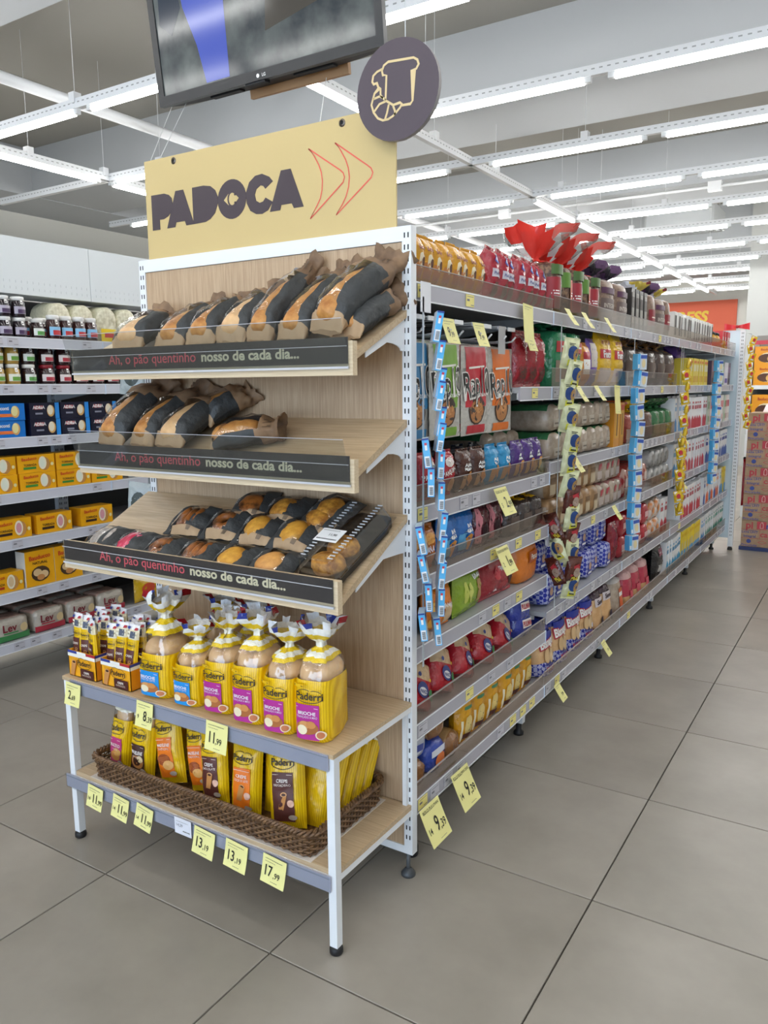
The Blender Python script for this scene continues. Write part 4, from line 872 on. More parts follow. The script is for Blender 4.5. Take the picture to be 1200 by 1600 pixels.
def bagged(name, rx, ry, hb, hn, ht, body, tuftm, decals, seed, tuft=.9, top=None):
    mf = lambda u, j: (body if j < 5 else top or body) if j < 7 else tuftm[int(u*len(tuftm)*(1 if len(tuftm) > 3 else 2)+.3*j) % len(tuftm)]
    return loafbag(name, rx, ry, hb, hn, ht, mf, decals, seed, tuft=tuft, nu=24, neck=.2, skirt=.6)
REDF = clear('red_film', .15, .2, 'e84038', .5, 20); MATN['redf'] = pm('e0362c', .25, .4, 25); MATN['whitef'] = pm('e6ecee', .3, .4, 25); MATN['clearf'] = clear('cloudy_film', .3, .2, 'f0f4f4', .8, 25)
SEED = two('seeded_bread', '4a3028', '8a6a50', 70, .4, (1, 1, 1), .45, .6); MATN['seed'] = SEED
WHOLE = two('wholemeal_bread', '6e5648', '9c8270', 40, .4, (1, 1, 1), .35, .65); MATN['whole'] = WHOLE
PALE = two('plastic_wrapped_loaf', '9a8674', 'c8b8a6', 24, .25, (1, 1, 1), .3, .7); MATN['pale'] = PALE
sd = [bagged('seeded_loaf_bag', .047, .10, .165, .20, .32, 'seed', ('redf', 'redf', 'clearf', 'redf', 'whitef', 'clearf'), [('r', -.044, .0, .02, .13, '9c2430'), ('r', -.022-.017, -.022+.017, .07, .075, W_), ('r', -.022-.014, -.022+.014, .08, .084, W_), ('r', -.04, .04, .14, .175, '4a6a34')], 1, 1.5),
      bagged('seeded_loaf_bag', .047, .10, .165, .195, .30, 'seed', ('redf', 'redf', 'whitef', 'redf'), [('r', .0, .044, .02, .13, 'c8522c'), ('r', .022-.017, .022+.017, .07, .075, W_), ('r', .022-.014, .022+.014, .08, .084, W_), ('r', -.04, .0, .10, .155, '5f8a34')], 2, 1.15)]
row(sd, 5, 1.07, 1.63, 1.61, .2, 'dark seeded loaf bag with red and white tuft', 'on the top shelf', 'bread bag', 'loaf bags on the top shelf')
wh = [bagged('wholemeal_loaf_bag', .085, .1, .175, .205, .27, 'whole', ('503a5a', '2c2a34', '6a4a70'), [('r', -.07, .07, .05, .11, '6c5a56'), ('r', -.07, .07, .13, .155, '5a3450'), ('t', 'INTEGRAL', 0, .08, .018, 'cfc4b8', .02, .12)], 3),
      bagged('wholemeal_loaf_bag', .055, .1, .18, .21, .265, 'whole', ('2c3f9c', 'd8dce4', 'c8b04a', '8a3038'), [('r', -.045, .045, .04, .12, '8c2c34'), ('r', -.03, .03, .078, .084, 'e8d8c8')], 4)]
row(wh[:1], 2, 1.66, 2.05, 1.61, .2, 'brown wholemeal loaf bag with purple tuft', 'on the top shelf', 'bread bag', 'loaf bags on the top shelf')
gr = boxpack('granola_pack', .055, .09, .19, '33302e', None, None, [('r', -.02, .02, .03, .17, '8e8a84'), ('r', -.02, .02, .1, .15, '3a2c28')])
row([gr], 4, 2.08, 2.42, 1.61, .09, 'narrow dark granola pack', 'on the top shelf', 'granola pack', 'granola packs on the top shelf')
row([wh[1], wh[0]], 3, 2.44, 2.95, 1.61, .2, 'brown loaf bag with blue tuft', 'on the top shelf', 'bread bag', 'loaf bags on the top shelf')
slimb = boxpack('slim_box', .055, .1, .15, 'e4e2de', None, None, [('r', -.012, .02, .02, .13, '2c2826'), ('r', -.022, -.015, .02, .13, '8a7468')])
row([slimb], 14, 3.0, 4.2, 1.61, .1, 'slim white box with black stripe', 'on the top shelf end', 'box', 'slim boxes on the top shelf')
jarh = MB().lathe([(.028, 0), (.03, .01), (.03, .07), (.022, .085), (.022, .088)], 14, pm('d8a23c', .2)).lathe([(.024, .088), (.024, .105), (.02, .107)], 14, pm('1e1c1c', .3)).build('jar')
row([jarh], 4, 4.25, 4.55, 1.61, .06, 'small amber jar with black lid', 'on the top shelf', 'jar', 'amber jars on the top shelf')
rb = boxpack('red_box', .06, .1, .13, 'c8323c', None, None, [('r', -.02, .02, .04, .09, W_)])
row([rb], 4, 4.6, 4.95, 1.61, .1, 'red and white box', 'on the top shelf end', 'box', 'red boxes on the top shelf')
# upper shelf, bay 1: wraps on hooks
def wrap(c, nm, seed):
    return pillow('wrap_pack', .175, .265, .018, 'bdb9b2', [('r', -.068, .066, .085, .262, c), ('e', 0, .075, .055, .045, '3a2820'), ('e', 0, .07, .045, .035, 'b07440'), ('e', .01, .08, .025, .016, 'c88a50'), ('r', -.06, .06, .005, .03, c), ('t', 'Rap10', 0, .155, .078, 'e8e4de', .045, .168, .1), ('t', 'Rap10', 0, .156, .076, K_, .012, .164, .1), ('t', 'TRADICIONAL', .03, .12, .010, W_, .01, .06), ('s', [(-.055, .2), (.05, .205)], .006, 'efece4'), ('r', -.078, -.071, .16, .2, '77736e')], .03, seed, None, .0022, 16, 20)
wr_ = [wrap('3f86b8', 'azul', 1), wrap('7aa83a', 'verde', 2), wrap('c02434', 'vermelho', 3), wrap('e0701c', 'laranja', 4)]
HOOK = pm('d2d4d6', .3, metal=.3)
for k, (y, c) in enumerate(((.118, 'blue'), (.268, 'green'), (.46, 'red'), (.645, 'orange'))):
    for q in range(3):
        o = put(wr_[k], (-.045-.035*q-(.018 if k == 0 else 0), y, 1.205+.006*q), P90+.03*(q-1), .03*q, rr.uniform(-.03, .03)); tag(o, 'white tortilla wrap pack with %s panel, %s on its hook' % (c, ('foremost', 'second', 'hindmost')[q]), 'wrap pack', 'wrap packs on hooks')
    for q in (-.03, .045):
        h = MB().tube([(-.455, y+q, 1.50), (-.05, y+q, 1.488), (-.025, y+q, 1.492), (-.012, y+q, 1.506)], .003, 6, HOOK).tube([(-.455, y+q, 1.545), (-.03, y+q, 1.535)], .0025, 6, HOOK).box(-.03, -.026, y+q-.028, y+q+.028, 1.524, 1.536, WHITE).build('display_hook')
        tag(h, 'white wire hook holding the %s panel wrap packs, %s of its pair' % (c, 'first' if q < 0 else 'second'), 'hook', 'wire hooks above the wrap packs')
redt = pillow('snack_pack', .085, .19, .06, '9c1626', [('r', -.03, .03, .02, .07, '7a1420'), ('e', 0, .045, .025, .02, '4a2a1c'), ('t', 'nutrella', 0, .12, .016, 'd8b0a8', .02, .06, 1.57)], .06, 5, None, .006)
row([redt], 3, .76, 1.03, 1.345, .06, 'dark red snack pack standing', 'on the short shelf piece', 'snack pack', 'red packs beside the wraps')
P2 = 'on the second shelf'
def sheetpack(n, w, h, t, c, d, s): return pillow(n, w, h, t, c, d, .05, s, None, .004)
gb = bagged('loaf_bag', .075, .09, .2, .215, .235, '2f8a5c', ('1f6a44', '2f8a5c'), [('r', -.06, .06, .13, .17, 'b83a3c'), ('r', -.035, .035, .147, .154, W_), ('r', -.06, .06, .02, .1, '9c8a78')], 5, .5)
row([gb], 2, 1.10, 1.44, 1.345, .18, 'green loaf bag with red band', P2, 'bread bag', 'loaf bags in the second bay')
row([sheetpack('bread_pack', .1, .18, .07, 'd98a2c', [('r', -.04, .04, .05, .11, W_), ('r', -.04, .04, .11, .14, 'b0303c')], 6)], 1, 1.44, 1.55, 1.345, .07, 'orange and white bread pack', 'beside the green loaf bags', 'bread pack', None)
row([sheetpack('bread_pack', .1, .2, .07, '7a5cb0', [('r', -.04, .04, .08, .18, 'cfc4bc'), ('r', -.03, .03, .048, .053, W_)], 7)], 1, 1.55, 1.66, 1.345, .07, 'purple and clear bread pack', 'beside the yellow bags', 'bread pack', None)
yb = sheetpack('bread_pack', .18, .23, .08, 'e6b818', [('r', -.07, .07, .12, .16, 'c03030'), ('t', 'Panco', 0, .14, .03, W_, .03, .12), ('r', -.07, .07, .02, .08, 'cdb8a0'), ('t', 'INTEGRAL', 0, .19, .018, 'a03424', .01, .12)], 8)
row([yb], 2, 1.68, 2.05, 1.345, .08, 'big yellow bread pack with red band', P2, 'bread pack', 'yellow packs in the second bay')
db = bagged('dark_loaf_bag', .09, .1, .165, .205, .25, '4a3a34', ('3a2c28', 'c08a54', '5a4640', 'cfc8c0'), [('r', -.075, .075, .04, .12, '5c4a42'), ('t', 'wickbold', 0, .08, .022, 'b8a494', .015, .14, .6)], 6, .8)
row([db], 5, 2.10, 3.10, 1.345, .2, 'dark brown loaf bag with tied neck', P2, 'bread bag', 'dark loaf bags in the third bay', .01)
yx = boxpack('yellow_box', .07, .1, .17, 'e6cf4a', None, None, [('r', -.026, .026, .02, .06, 'd8a828'), ('r', -.026, .026, .09, .13, 'e8e0b8'), ('r', -.026, .026, .14, .155, 'e0803c')])
row([yx], 8, 3.50, 4.10, 1.345, .1, 'yellow grocery box', P2, 'box', 'yellow boxes in the fourth bay')
pt = put(pillow('purple_bag', .3, .12, .08, '6a4aa0', [], .05, 9, None, .012), (-.1, 3.62, 1.516), P90, -.9); tag(pt, 'purple plastic bag lying on top of the yellow boxes', 'bag')
def boxes(cols, w, d, h, y0, y1, n, z, desc, place, group, dec=None):
    for k in range(n):
        pass
    ps = [boxpack('grocery_box', w, d, h, c, None, None, [('r', -w*.35, w*.35, h*.55, h*.8, c2), ('r', -w*.35, w*.35, h*.1, h*.3, c3)]) for c, c2, c3 in cols]
    row(ps, n, y0, y1, z, d, desc, place, 'box', group)
boxes([('4a2e4c', '8a6a90', '2c1c30'), ('7a5048', 'b08a7c', '5a3830'), ('6a3a30', 'd0b0a0', '4a2420'), ('5f8a44', 'c8d09c', '3c6030'), ('dcd8e4', 'e8e4f0', '6a58a8')], .12, .1, .17, 4.2, 5.05, 6, 1.345, 'dark or green grocery box', P2+' in the last bay', 'assorted boxes in the last bay')
# middle upper shelf
bisc = pillow('biscuit_pack', .085, .135, .06, 'a81828', [('e', 0, .10, .022, .014, 'e8dcd8'), ('t', 'PANQUINHO', 0, .075, .014, W_, .02, .075, .25), ('e', .01, .035, .022, .02, 'd89a50'), ('r', -.035, -.01, .01, .04, '8a4a3c')], .06, 11, None, .005)
P3 = 'on the shelf under the wraps'
row([bisc], 2, .11, .33, 1.036, .06, 'red mini cake pack with white lettering', P3, 'snack pack', 'snack packs under the wraps')
def tot(c, s): return pillow('snack_pack', .08, .13, .06, c, [('t', 'ANA', -.006, .082, .010, W_, .03, .03), ('t', 'MARIA', -.004, .070, .009, W_, .03, .036), ('e', .015, .038, .016, .024, 'd8943c'), ('r', -.03, -.01, .01, .05, 'c89a60')], .06, s, None, .006)
row([tot('4a2418', 12)], 2, .35, .54, 1.036, .06, 'brown foil mini cake pack', P3, 'snack pack', 'snack packs under the wraps')
row([tot('1f8fc4', 13)], 2, .56, .74, 1.036, .06, 'bright blue foil mini cake pack', P3, 'snack pack', 'snack packs under the wraps')
row([tot('4a2878', 14)], 3, .76, 1.02, 1.036, .06, 'purple foil mini cake pack', P3, 'snack pack', 'snack packs under the wraps')
row([tot('16182c', 15)], 7, .1, 1.0, 1.036, .06, 'dark foil pack in the rear rank', P3, 'snack pack', 'rear snack packs under the wraps', xf=-.12)
grl = loaflie('sliced_loaf', .105, .105, .2, 'pale', 'pale', [('r', -.03, .03, .02, .05, 'b8ac9c'), ('r', -.02, .03, .03, .036, '6a5c50')], 1, '2f6a40')
row([grl], 3, .70, 1.03, 1.085, .2, 'sliced loaf with green top', 'lying behind the purple packs', 'loaf', 'green topped loaves', xf=-.12)
P4 = 'in bay two'
row([grl], 7, 1.09, 1.86, 1.07, .2, 'sliced loaf with green top, lower layer', P4, 'loaf', 'green topped loaves')
row([grl], 7, 1.09, 1.86, 1.176, .2, 'sliced loaf with green top, upper layer', P4, 'loaf', 'green topped loaves', xf=-.03)
otp = boxpack('orange_pack', .075, .1, .2, 'd8922c', None, None, [('r', -.028, .028, .04, .17, 'e0a83c'), ('r', -.006, .006, .05, .15, '5a2a14'), ('r', -.028, .028, .165, .19, 'c84a28')])
row([otp], 2, 1.88, 2.05, 1.07, .1, 'tall orange toast pack', P4, 'toast pack', 'orange toast packs')
P5 = 'in the third bay'
ob = [bagged('bread_bag', .07, .09, .13, .155, .2, c, t, [('r', -.055, .055, .02, .07, c2)], 20+i, .9) for i, (c, t, c2) in enumerate((('a84a3c', ('d8642c', 'b03a2c'), 'c88a60'), ('7a5a3c', ('e8c01c', 'e0b010'), 'b09050'), ('6a4a3c', ('e8c41c', 'f0d030'), '8a6a58'), ('2f6a3c', ('24542f', '3a7a44'), '8a9a6c')))]
for o_, n, a, c, ds in ((ob[0], 1, 2.08, 2.30, 'reddish bread bag with orange tuft'), (ob[1], 1, 2.30, 2.47, 'brown bread bag with yellow tuft'), (ob[2], 1, 2.47, 2.64, 'dark brown bread bag with big yellow tuft')): row([o_], n, a, c, 1.07, .18, ds, P5, 'bread bag', 'tufted bags in the third bay')
row([ob[3]], 3, 2.66, 3.08, 1.07, .18, 'green and clear bread bag', P5, 'bread bag', 'tufted bags in the third bay')
def milk(c, c2, w=.072, h=.2, cap=None):
    o = boxpack('carton', w, .08, h, 'e6e6e8', None, 'dcdce0', [('p', [(-w*.48, .003), (w*.48, .003), (w*.48, h*.28), (0, h*.42), (-w*.48, h*.28)], c), ('r', -w*.36, w*.36, h*.62, h*.74, c2), ('r', -w*.2, w*.2, h*.8, h*.86, c)])
    b = MB(); b.box(-w*.5, w*.5, -.004, .004, h, h+.012, pm('dcdce0', .4)); b.build('top_fold', o)
    if cap: MB().lathe([(.011, 0), (.011, .01), (.009, .012)], 10, pm(cap, .4), (w*.2, -.02, h)).build('cap', o)
    return o
m_red = milk('c02a3c', 'b0505c'); m_blue = milk('2f58a8', '6a80b8'); m_lb = milk('3c8cc8', '7ab0d8'); m_or = milk('e0642c', 'e89060'); m_gr = milk('1f8a74', '5aa894')
m_yel2 = boxpack('carton', .072, .08, .2, 'e8cc20', None, 'd8d4c8', [('r', -.03, .03, .0, .07, '5c9ccc'), ('r', -.02, .02, .07, .12, 'd8c890'), ('r', -.03, .03, .16, .18, 'e0b818')])
row([m_lb], 3, 3.12, 3.42, 1.07, .08, 'white carton with pale blue wedge', 'third shelf of bay four', 'carton', 'cartons on the third shelf')
row([m_red], 9, 3.48, 4.11, 1.07, .08, 'white carton with red foot', 'third shelf of bay four', 'carton', 'cartons on the third shelf')
boxes([('c8d0c0', '7aa060', '9ab888'), ('e8d8d4', 'd07078', 'c0a0a0'), ('e8e4e0', 'c84858', 'd8c8c4'), ('e8e6e4', 'd8505c', 'e8b8b8')], .07, .1, .2, 4.16, 5.08, 11, 1.07, 'slim assorted grocery box', 'third shelf of the last bay', 'slim boxes in the last bay')
# fourth level
P6 = 'on the lower snack shelf'
row([pillow('snack_pack', .08, .13, .05, 'b8651f', [('t', 'ANA', 0, .06, .016, 'e8e0ec', .03, .05), ('e', 0, .09, .028, .018, 'e0a050')], .06, 21, None, .006)], 2, .045, .20, .841, .05, 'orange chocolate snack pack', P6, 'snack pack', 'snack packs on the lower snack shelf')
row([pillow('snack_pack', .12, .14, .06, '1668b8', [('t', 'ANA', .005, .092, .012, W_, .03, .04), ('t', 'MARIA', .005, .077, .011, W_, .03, .05), ('e', .01, .04, .02, .026, 'e09838'), ('r', -.05, -.01, .02, .07, '5aa8d8')], .06, 22, None, .008)], 2, .22, .46, .841, .06, 'blue foil snack pack', P6, 'snack pack', 'snack packs on the lower snack shelf')
row([pillow('snack_pack', .1, .14, .06, '5a2630', [('r', -.048, -.03, .02, .13, 'c87a84'), ('r', .03, .048, .02, .13, 'c87a84'), ('e', 0, .06, .02, .03, '30141c')], .06, 23, None, .009)], 2, .47, .68, .841, .06, 'dark foil snack pack with pink edges', P6, 'snack pack', 'snack packs on the lower snack shelf')
row([bagged('dark_loaf_bag', .055, .07, .10, .12, .14, '3c302c', ('e8b81c', 'd8a818', '4a3a30'), [('r', -.04, .04, .02, .07, '5a4a42')], 24, .8)], 3, .70, 1.02, .841, .14, 'dark brown cake bag with yellow tie', P6, 'bread bag', 'dark cake bags')
bl = loaflie('sliced_loaf', .105, .12, .2, 'pale', two('tan_loaf_end', '8a6844', 'bd9468', 22, .3), [('r', -.03, .03, .02, .06, 'c8b494'), ('r', -.03, .03, .065, .085, '7a5a38')], 3, two('tan_loaf_end', '8a6844', 'bd9468', 22, .3))
rl = loaflie('sliced_loaf', .1, .11, .2, 'pale', 'pale', [('r', -.03, .03, .02, .055, 'b8a8a0'), ('p', [(-.02, .06), (.04, .06), (.03, .09), (-.01, .085)], 'b8343c')], 4, 'a87470')
for z, ly in ((.80, 'lower'), (.915, 'upper')):
    row([bl], 6, 1.09, 1.68, z, .2, 'tan sliced loaf in the %s layer' % ly, 'of bay two', 'loaf', 'tan loaves', xf=-.02 if z < .9 else -.032)
    row([rl], 4, 1.69, 2.06, z, .2, 'grey sliced loaf with red mark in the %s layer' % ly, 'of bay two', 'loaf', 'red marked loaves', xf=-.02 if z < .9 else -.032)
ro = loaflie('round_loaf', .16, .15, .16, 'a8453c', two('red_round_end', 'a03030', 'c8a090', 14, .25, (1, 1, 1), .45, .55), [('e', 0, .08, .035, .035, 'c88a70'), ('r', -.03, .03, .06, .1, 'd8c4bc')], 5, None, 2.1)
row([ro], 4, 2.08, 2.56, .80, .16, 'round loaf in red and clear wrapper', 'of bay three', 'loaf', 'round loaves', .004, 0, 0, -.022, (.72, 1, 1))
gt = loaflie('bread_tube', .1, .1, .2, 'b4b0ac', two('grey_tube_end', '6c6a68', 'c4c0bc', 16, .25), [('e', 0, .05, .03, .03, '8c8a88')], 6, None, 2.1)
for z, ly in ((.80, 'lower'), (.90, 'upper')): row([gt], 4, 2.60, 3.06, z, .2, 'grey wrapped roll cake in the %s layer' % ly, 'of bay three', 'roll cake', 'roll cakes')
row([m_red], 7, 3.5, 4.1, .80, .08, 'white carton with red foot', 'fourth shelf of bay four', 'carton', 'cartons on the fourth shelf')
row([m_lb], 3, 3.12, 3.42, .80, .08, 'white carton with pale blue wedge', 'fourth shelf of bay four', 'carton', 'cartons on the fourth shelf')
row([milk('2f58a8', '2f3f90', .08)], 10, 4.16, 5.08, .80, .08, 'white carton with blue foot', 'fourth shelf of the last bay', 'carton', 'cartons on the fourth shelf')
# fifth level
def cakep(c, top, w_, h_, dec, s): return pillow('cake_pack', w_, h_, .07, c, dec, .07, s, None, .006)
P7 = 'on the cake shelf'
row([cakep('dd7a1c', 0, .15, .13, [('e', -.045, .075, .016, .016, 'e8b85c'), ('e', -.045, .03, .02, .02, 'e8a83c'), ('r', .01, .06, .01, .07, 'd8b890'), ('t', 'LARANJA', .01, .07, .012, W_, .02, .07)], 30)], 1, .15, .32, .651, .07, 'orange flavoured cake pack', P7, 'cake pack', 'cake packs on the cake shelf')
row([cakep('8aa82c', 0, .19, .14, [('e', -.05, .075, .014, .035, 'c8d060'), ('e', -.02, .07, .014, .033, 'd4d870'), ('r', .03, .075, .03, .1, 'b8905c'), ('t', 'BANANA', .04, .115, .013, W_, .02, .08)], 31)], 1, .32, .53, .651, .07, 'lime green banana cake pack', P7, 'cake pack', 'cake packs on the cake shelf')
row([cakep('a01c2c', 0, .24, .15, [('p', [(-.1, .12), (-.06, .12), (-.02, .02), (-.07, .02)], 'd8ccd0'), ('e', -.02, .08, .026, .026, 'c83c48'), ('t', 'TRADICIONAL', .04, .09, .016, W_, .02, .1), ('e', .09, .06, .03, .04, '4a2a20')], 32)], 1, .53, .79, .651, .07, 'large red cake pack', P7, 'cake pack', 'cake packs on the cake shelf', lean=-.15)
row([bagged('loaf_bag', .1, .09, .13, .15, .165, 'd8761c', ('c86a14', 'e08a2c'), [('r', -.03, .07, .07, .11, 'b05420'), ('t', 'Panco', .02, .09, .02, W_, .02, .08)], 33, .4)], 1, .80, 1.02, .651, .18, 'plump orange cake bag', P7, 'cake bag', None)
P8 = 'on the red bag shelf'
pan = loafbag('red_bread_bag', .065, .05, .15, .17, .185, lambda u, j: ('b01c2a' if j < 3 else ('d8b890' if .55 < u < .85 else 'b01c2a') if j < 7 else 'd8b890'), [('e', -.01, .06, .03, .028, '2a3878'), ('e', -.01, .055, .022, .014, 'e8e4e4'), ('t', 'PANCO', -.01, .054, .012, '2a3878', .03, .04), ('e', .035, .05, .016, .02, '3c8a4c'), ('e', .03, .10, .006, .006, 'e8c020'), ('e', -.03, .11, .008, .008, '2a3878')], 4, tuft=.4)
for k, (x, y, z, rx, roll) in enumerate(((-.07, .11, .436, -.35, .5), (-.07, .26, .436, -.35, .42), (-.07, .41, .436, -.35, .5), (-.075, .56, .436, -.35, .45), (-.12, .33, .505, -.9, .1), (-.12, .52, .505, -.9, .2), (-.07, .70, .436, -.4, .7))):
    o = put(pan, (x, y, z+.002), P90+.1*(k % 3-1), rx, roll, (.95, .95, .85)); tag(o, 'red and clear bread bag heaped on the red bag shelf, %s from the stand' % ORD[k], 'bread bag', 'red bread bags')
pull = loafbag('blue_bread_bag', .07, .05, .1, .125, .14, lambda u, j: ('2a3c9c' if j < 5 else 'd0ccc8'), [('r', -.04, .04, .03, .06, W_), ('t', 'PULLMAN', 0, .045, .018, 'b82c3c', .03, .075), ('e', 0, .085, .025, .014, '8a5a3c')], 6, tuft=.5)
for k, (y, z, lb) in enumerate(((.88, .505, 'blue bread bag with white label on top of the red bag shelf heap'), (.9, .436, 'blue bread bag at the end of the red bag shelf'))):
    o = put(pull, (-.08, y, z+.002), P90, -.2, .1); tag(o, lb, 'bread bag', 'blue bread bags')
gg = loaflie('gingham_bag', .095, .125, .2, 'ging', 'ging', [('r', -.026, .026, .02, .075, '2b3aa0'), ('e', 0, .06, .017, .017, 'c8a080'), ('r', -.022, .022, .026, .036, W_)], 7, 'ging', 3)
for z, ly, n in ((.50, 'lower', 7), (.628, 'upper', 7)): row([gg], n, 1.07, 1.95, z, .2, 'blue gingham bread bag in the %s layer' % ly, 'of bay two', 'bread bag', 'blue gingham bags', .012, 0, 0, -.03 if z < .6 else -.05)
row([pillow('snack_pack', .11, .2, .06, '8c1626', [('r', -.03, .03, .03, .08, '701020')], .05, 41, None, .006)], 1, 1.95, 2.06, .50, .06, 'tall dark red pack', 'beside the blue gingham bags', 'snack pack', None)
rw = loaflie('red_wrapped_bun', .13, .11, .16, 'b41c2c', two('red_bag_end', '96101c', 'd4505a', 9, .2), [('r', -.03, .03, .04, .07, 'd8a8a8')], 8, None, 2.4)
ow = loaflie('clear_wrapped_bun', .12, .11, .16, 'c4b4a4', two('orange_white_end', 'c87a3c', 'd8cfc8', 10, .25, (1, 1, 1), .4, .5), [('e', 0, .055, .02, .02, 'e08a3c')], 9, None, 2.4)
for z, ly in ((.50, 'lower'), (.61, 'upper')):
    row([rw], 4, 2.08, 2.62, z, .16, 'red wrapped bun pack in the %s layer' % ly, 'of bay three', 'bun pack', 'red bun packs'); row([ow], 2, 2.64, 2.88, z, .16, 'orange and clear bun pack in the %s layer' % ly, 'of bay three', 'bun pack', 'clear bun packs')
row([m_red], 2, 2.90, 3.07, .50, .08, 'white carton with red wedge', 'at the end of the third bay', 'carton', 'cartons on the fifth shelf')
row([m_red], 8, 3.42, 4.1, .50, .08, 'white carton with red wedge', 'fifth shelf of bay four', 'carton', 'cartons on the fifth shelf')
row([m_blue, m_or, m_or, m_lb, m_or], 9, 4.16, 4.9, .50, .08, 'white carton with blue or orange foot', 'fifth shelf of the last bay', 'carton', 'cartons on the fifth shelf')
row([m_yel2], 2, 4.92, 5.1, .50, .08, 'yellow carton', 'at the end of the last bay', 'carton', 'cartons on the fifth shelf')
# bottom shelf
cake = pillow('cake_pack', .085, .185, .07, 'e0a01c', [('t', 'Bauducco', 0, .155, .014, 'b8301c', .02, .07, .1), ('r', -.025, .03, .125, .135, '4a8a5c'), ('e', .002, .07, .024, .034, 'e0c478'), ('e', -.006, .08, .003, .003, '4a2c1c'), ('e', .008, .07, .003, .003, '4a2c1c'), ('e', 0, .055, .003, .003, '4a2c1c'), ('r', -.028, .03, .028, .045, '5a2c20'), ('r', -.036, -.03, .02, .09, 'f0e4c0')], .06, 50, None, .005)
row([cake], 6, .37, 1.0, .21, .07, 'yellow chocolate chip cake pack', 'on the bottom shelf', 'cake pack', 'yellow cake packs on the bottom shelf', .008, 0, .06, -.028)
bw = [loaflie('blue_cake_pack', .12, .1, .14, '2a48a8', '2a48a8', [('e', .01, .04, .03, .022, 'e07a3c'), ('r', -.04, .04, .06, .08, 'd8dce8')], 51, None, 2.6), loaflie('white_cake_pack', .11, .09, .14, 'd8d8e4', 'c8ccd8', [('r', -.03, .03, .03, .05, '3a4a98')], 52, None, 2.6), loaflie('brown_cake_pack', .1, .08, .14, 'b08a5c', '8a5c34', [], 53, None, 2.6)]
for k, (p, y, z, lb) in enumerate(((bw[2], .10, .212, 'brown foil cake pack in the corner of the bottom shelf'), (bw[1], .09, .30, 'white and blue cake pack on top in the bottom corner'), (bw[0], .215, .212, 'blue cake pack with orange picture on the bottom shelf'), (bw[2], .215, .315, 'brown cake pack lying on the blue one'), (bw[2], .32, .212, 'tan cake pack between the blue and yellow packs'))):
    o = put(p, (-.105, y, z), P90+.15*(k-2)*.5, 0, .1*(k % 2)); tag(o, lb, 'cake pack', 'mixed cake packs on the bottom shelf')
bis = loafbag('bread_roll_bag', .085, .055, .17, .225, .255, lambda u, j: ('ging' if j < 2 else 'crustp' if j < 4 else '2536a0'), [('r', -.07, .07, .0, .035, 'ging'), ('t', 'PULLMAN', .01, .022, .018, 'b82c3c', .03, .11), ('r', -.07, .07, .115, .17, '2536a0'), ('t', 'Bisnaguito', 0, .132, .036, 'b83040', .12, .15, .12), ('t', 'Bisnaguito', 0, .132, .034, W_, .04, .14, .12), ('e', -.03, .075, .022, .03, 'd8b484'), ('e', .01, .07, .022, .03, 'e0c094'), ('e', .045, .075, .02, .028, 'd0a874'), ('e', .04, .055, .018, .012, 'd8dcf0')], 60, tuft=.5, nx=2.6)
row([bis], 4, 1.07, 1.76, .212, .11, 'blue roll bag with checked foot', 'on the bottom shelf', 'bread bag', 'blue roll bags on the bottom shelf', .006, -.12, .06, -.03)
br_ = loafbag('bread_roll_bag', .07, .055, .16, .2, .23, lambda u, j: ('3a2838' if j < 1 else 'crustp' if j < 4 else '4a3440'), [('r', -.05, .05, .11, .15, 'd8ccd0'), ('t', 'Seven', 0, .13, .022, '3a2434', .03, .09), ('e', .02, .03, .03, .025, '2c1e38')], 61, tuft=.5, nx=2.6)
row([br_], 2, 1.77, 2.05, .212, .11, 'brown and clear roll bag', 'on the bottom shelf', 'bread bag', 'brown roll bags on the bottom shelf', .004, -.12, 0, -.03)
cl = loafbag('bread_roll_bag', .075, .055, .15, .19, .22, lambda u, j: ('pale' if j < 5 else 'cfc8c4'), [('r', -.03, .04, .0, .12, 'd8622c'), ('r', -.03, .03, .08, .1, W_)], 62, tuft=.5, nx=2.6)
pk = loafbag('bread_roll_bag', .075, .055, .15, .19, .22, lambda u, j: ('crustp' if j < 2 else 'b83048' if j < 4 else 'd8a8a4'), [('r', -.03, .04, .03, .07, 'd85868')], 63, tuft=.5, nx=2.6)
row([cl], 1, 2.08, 2.28, .212, .11, 'clear roll bag with orange label', 'on the bottom shelf', 'bread bag', None, .004, -.1, 0, -.03)
row([pk], 3, 2.28, 2.78, .212, .11, 'roll bag with crimson print', 'on the bottom shelf', 'bread bag', 'crimson roll bags', .004, -.1, 0, -.03)
row([pillow('black_pack', .2, .22, .08, '1c1b1e', [('r', -.05, .05, .15, .19, '8a4a5c'), ('r', -.04, .04, .166, .172, W_), ('r', -.05, .05, .06, .1, 'b8b4b0')], .05, 64, None, .006)], 1, 2.84, 3.06, .212, .08, 'big black bread pack', 'on the bottom shelf', 'bread pack', None)
row([milk('3c9cc8', '4a88b0')], 6, 3.10, 3.50, .212, .08, 'white carton with sky blue wedge', 'on the bottom shelf', 'carton', 'cartons on the bottom shelf')
row([m_yel2], 8, 3.52, 4.10, .212, .08, 'yellow and blue carton', 'on the bottom shelf', 'carton', 'cartons on the bottom shelf')
row([m_lb], 2, 4.14, 4.3, .212, .08, 'pale blue and white carton', 'on the bottom shelf', 'carton', 'cartons on the bottom shelf')
row([m_gr], 10, 4.32, 5.1, .212, .08, 'white carton with green wedge', 'on the bottom shelf', 'carton', 'cartons on the bottom shelf')

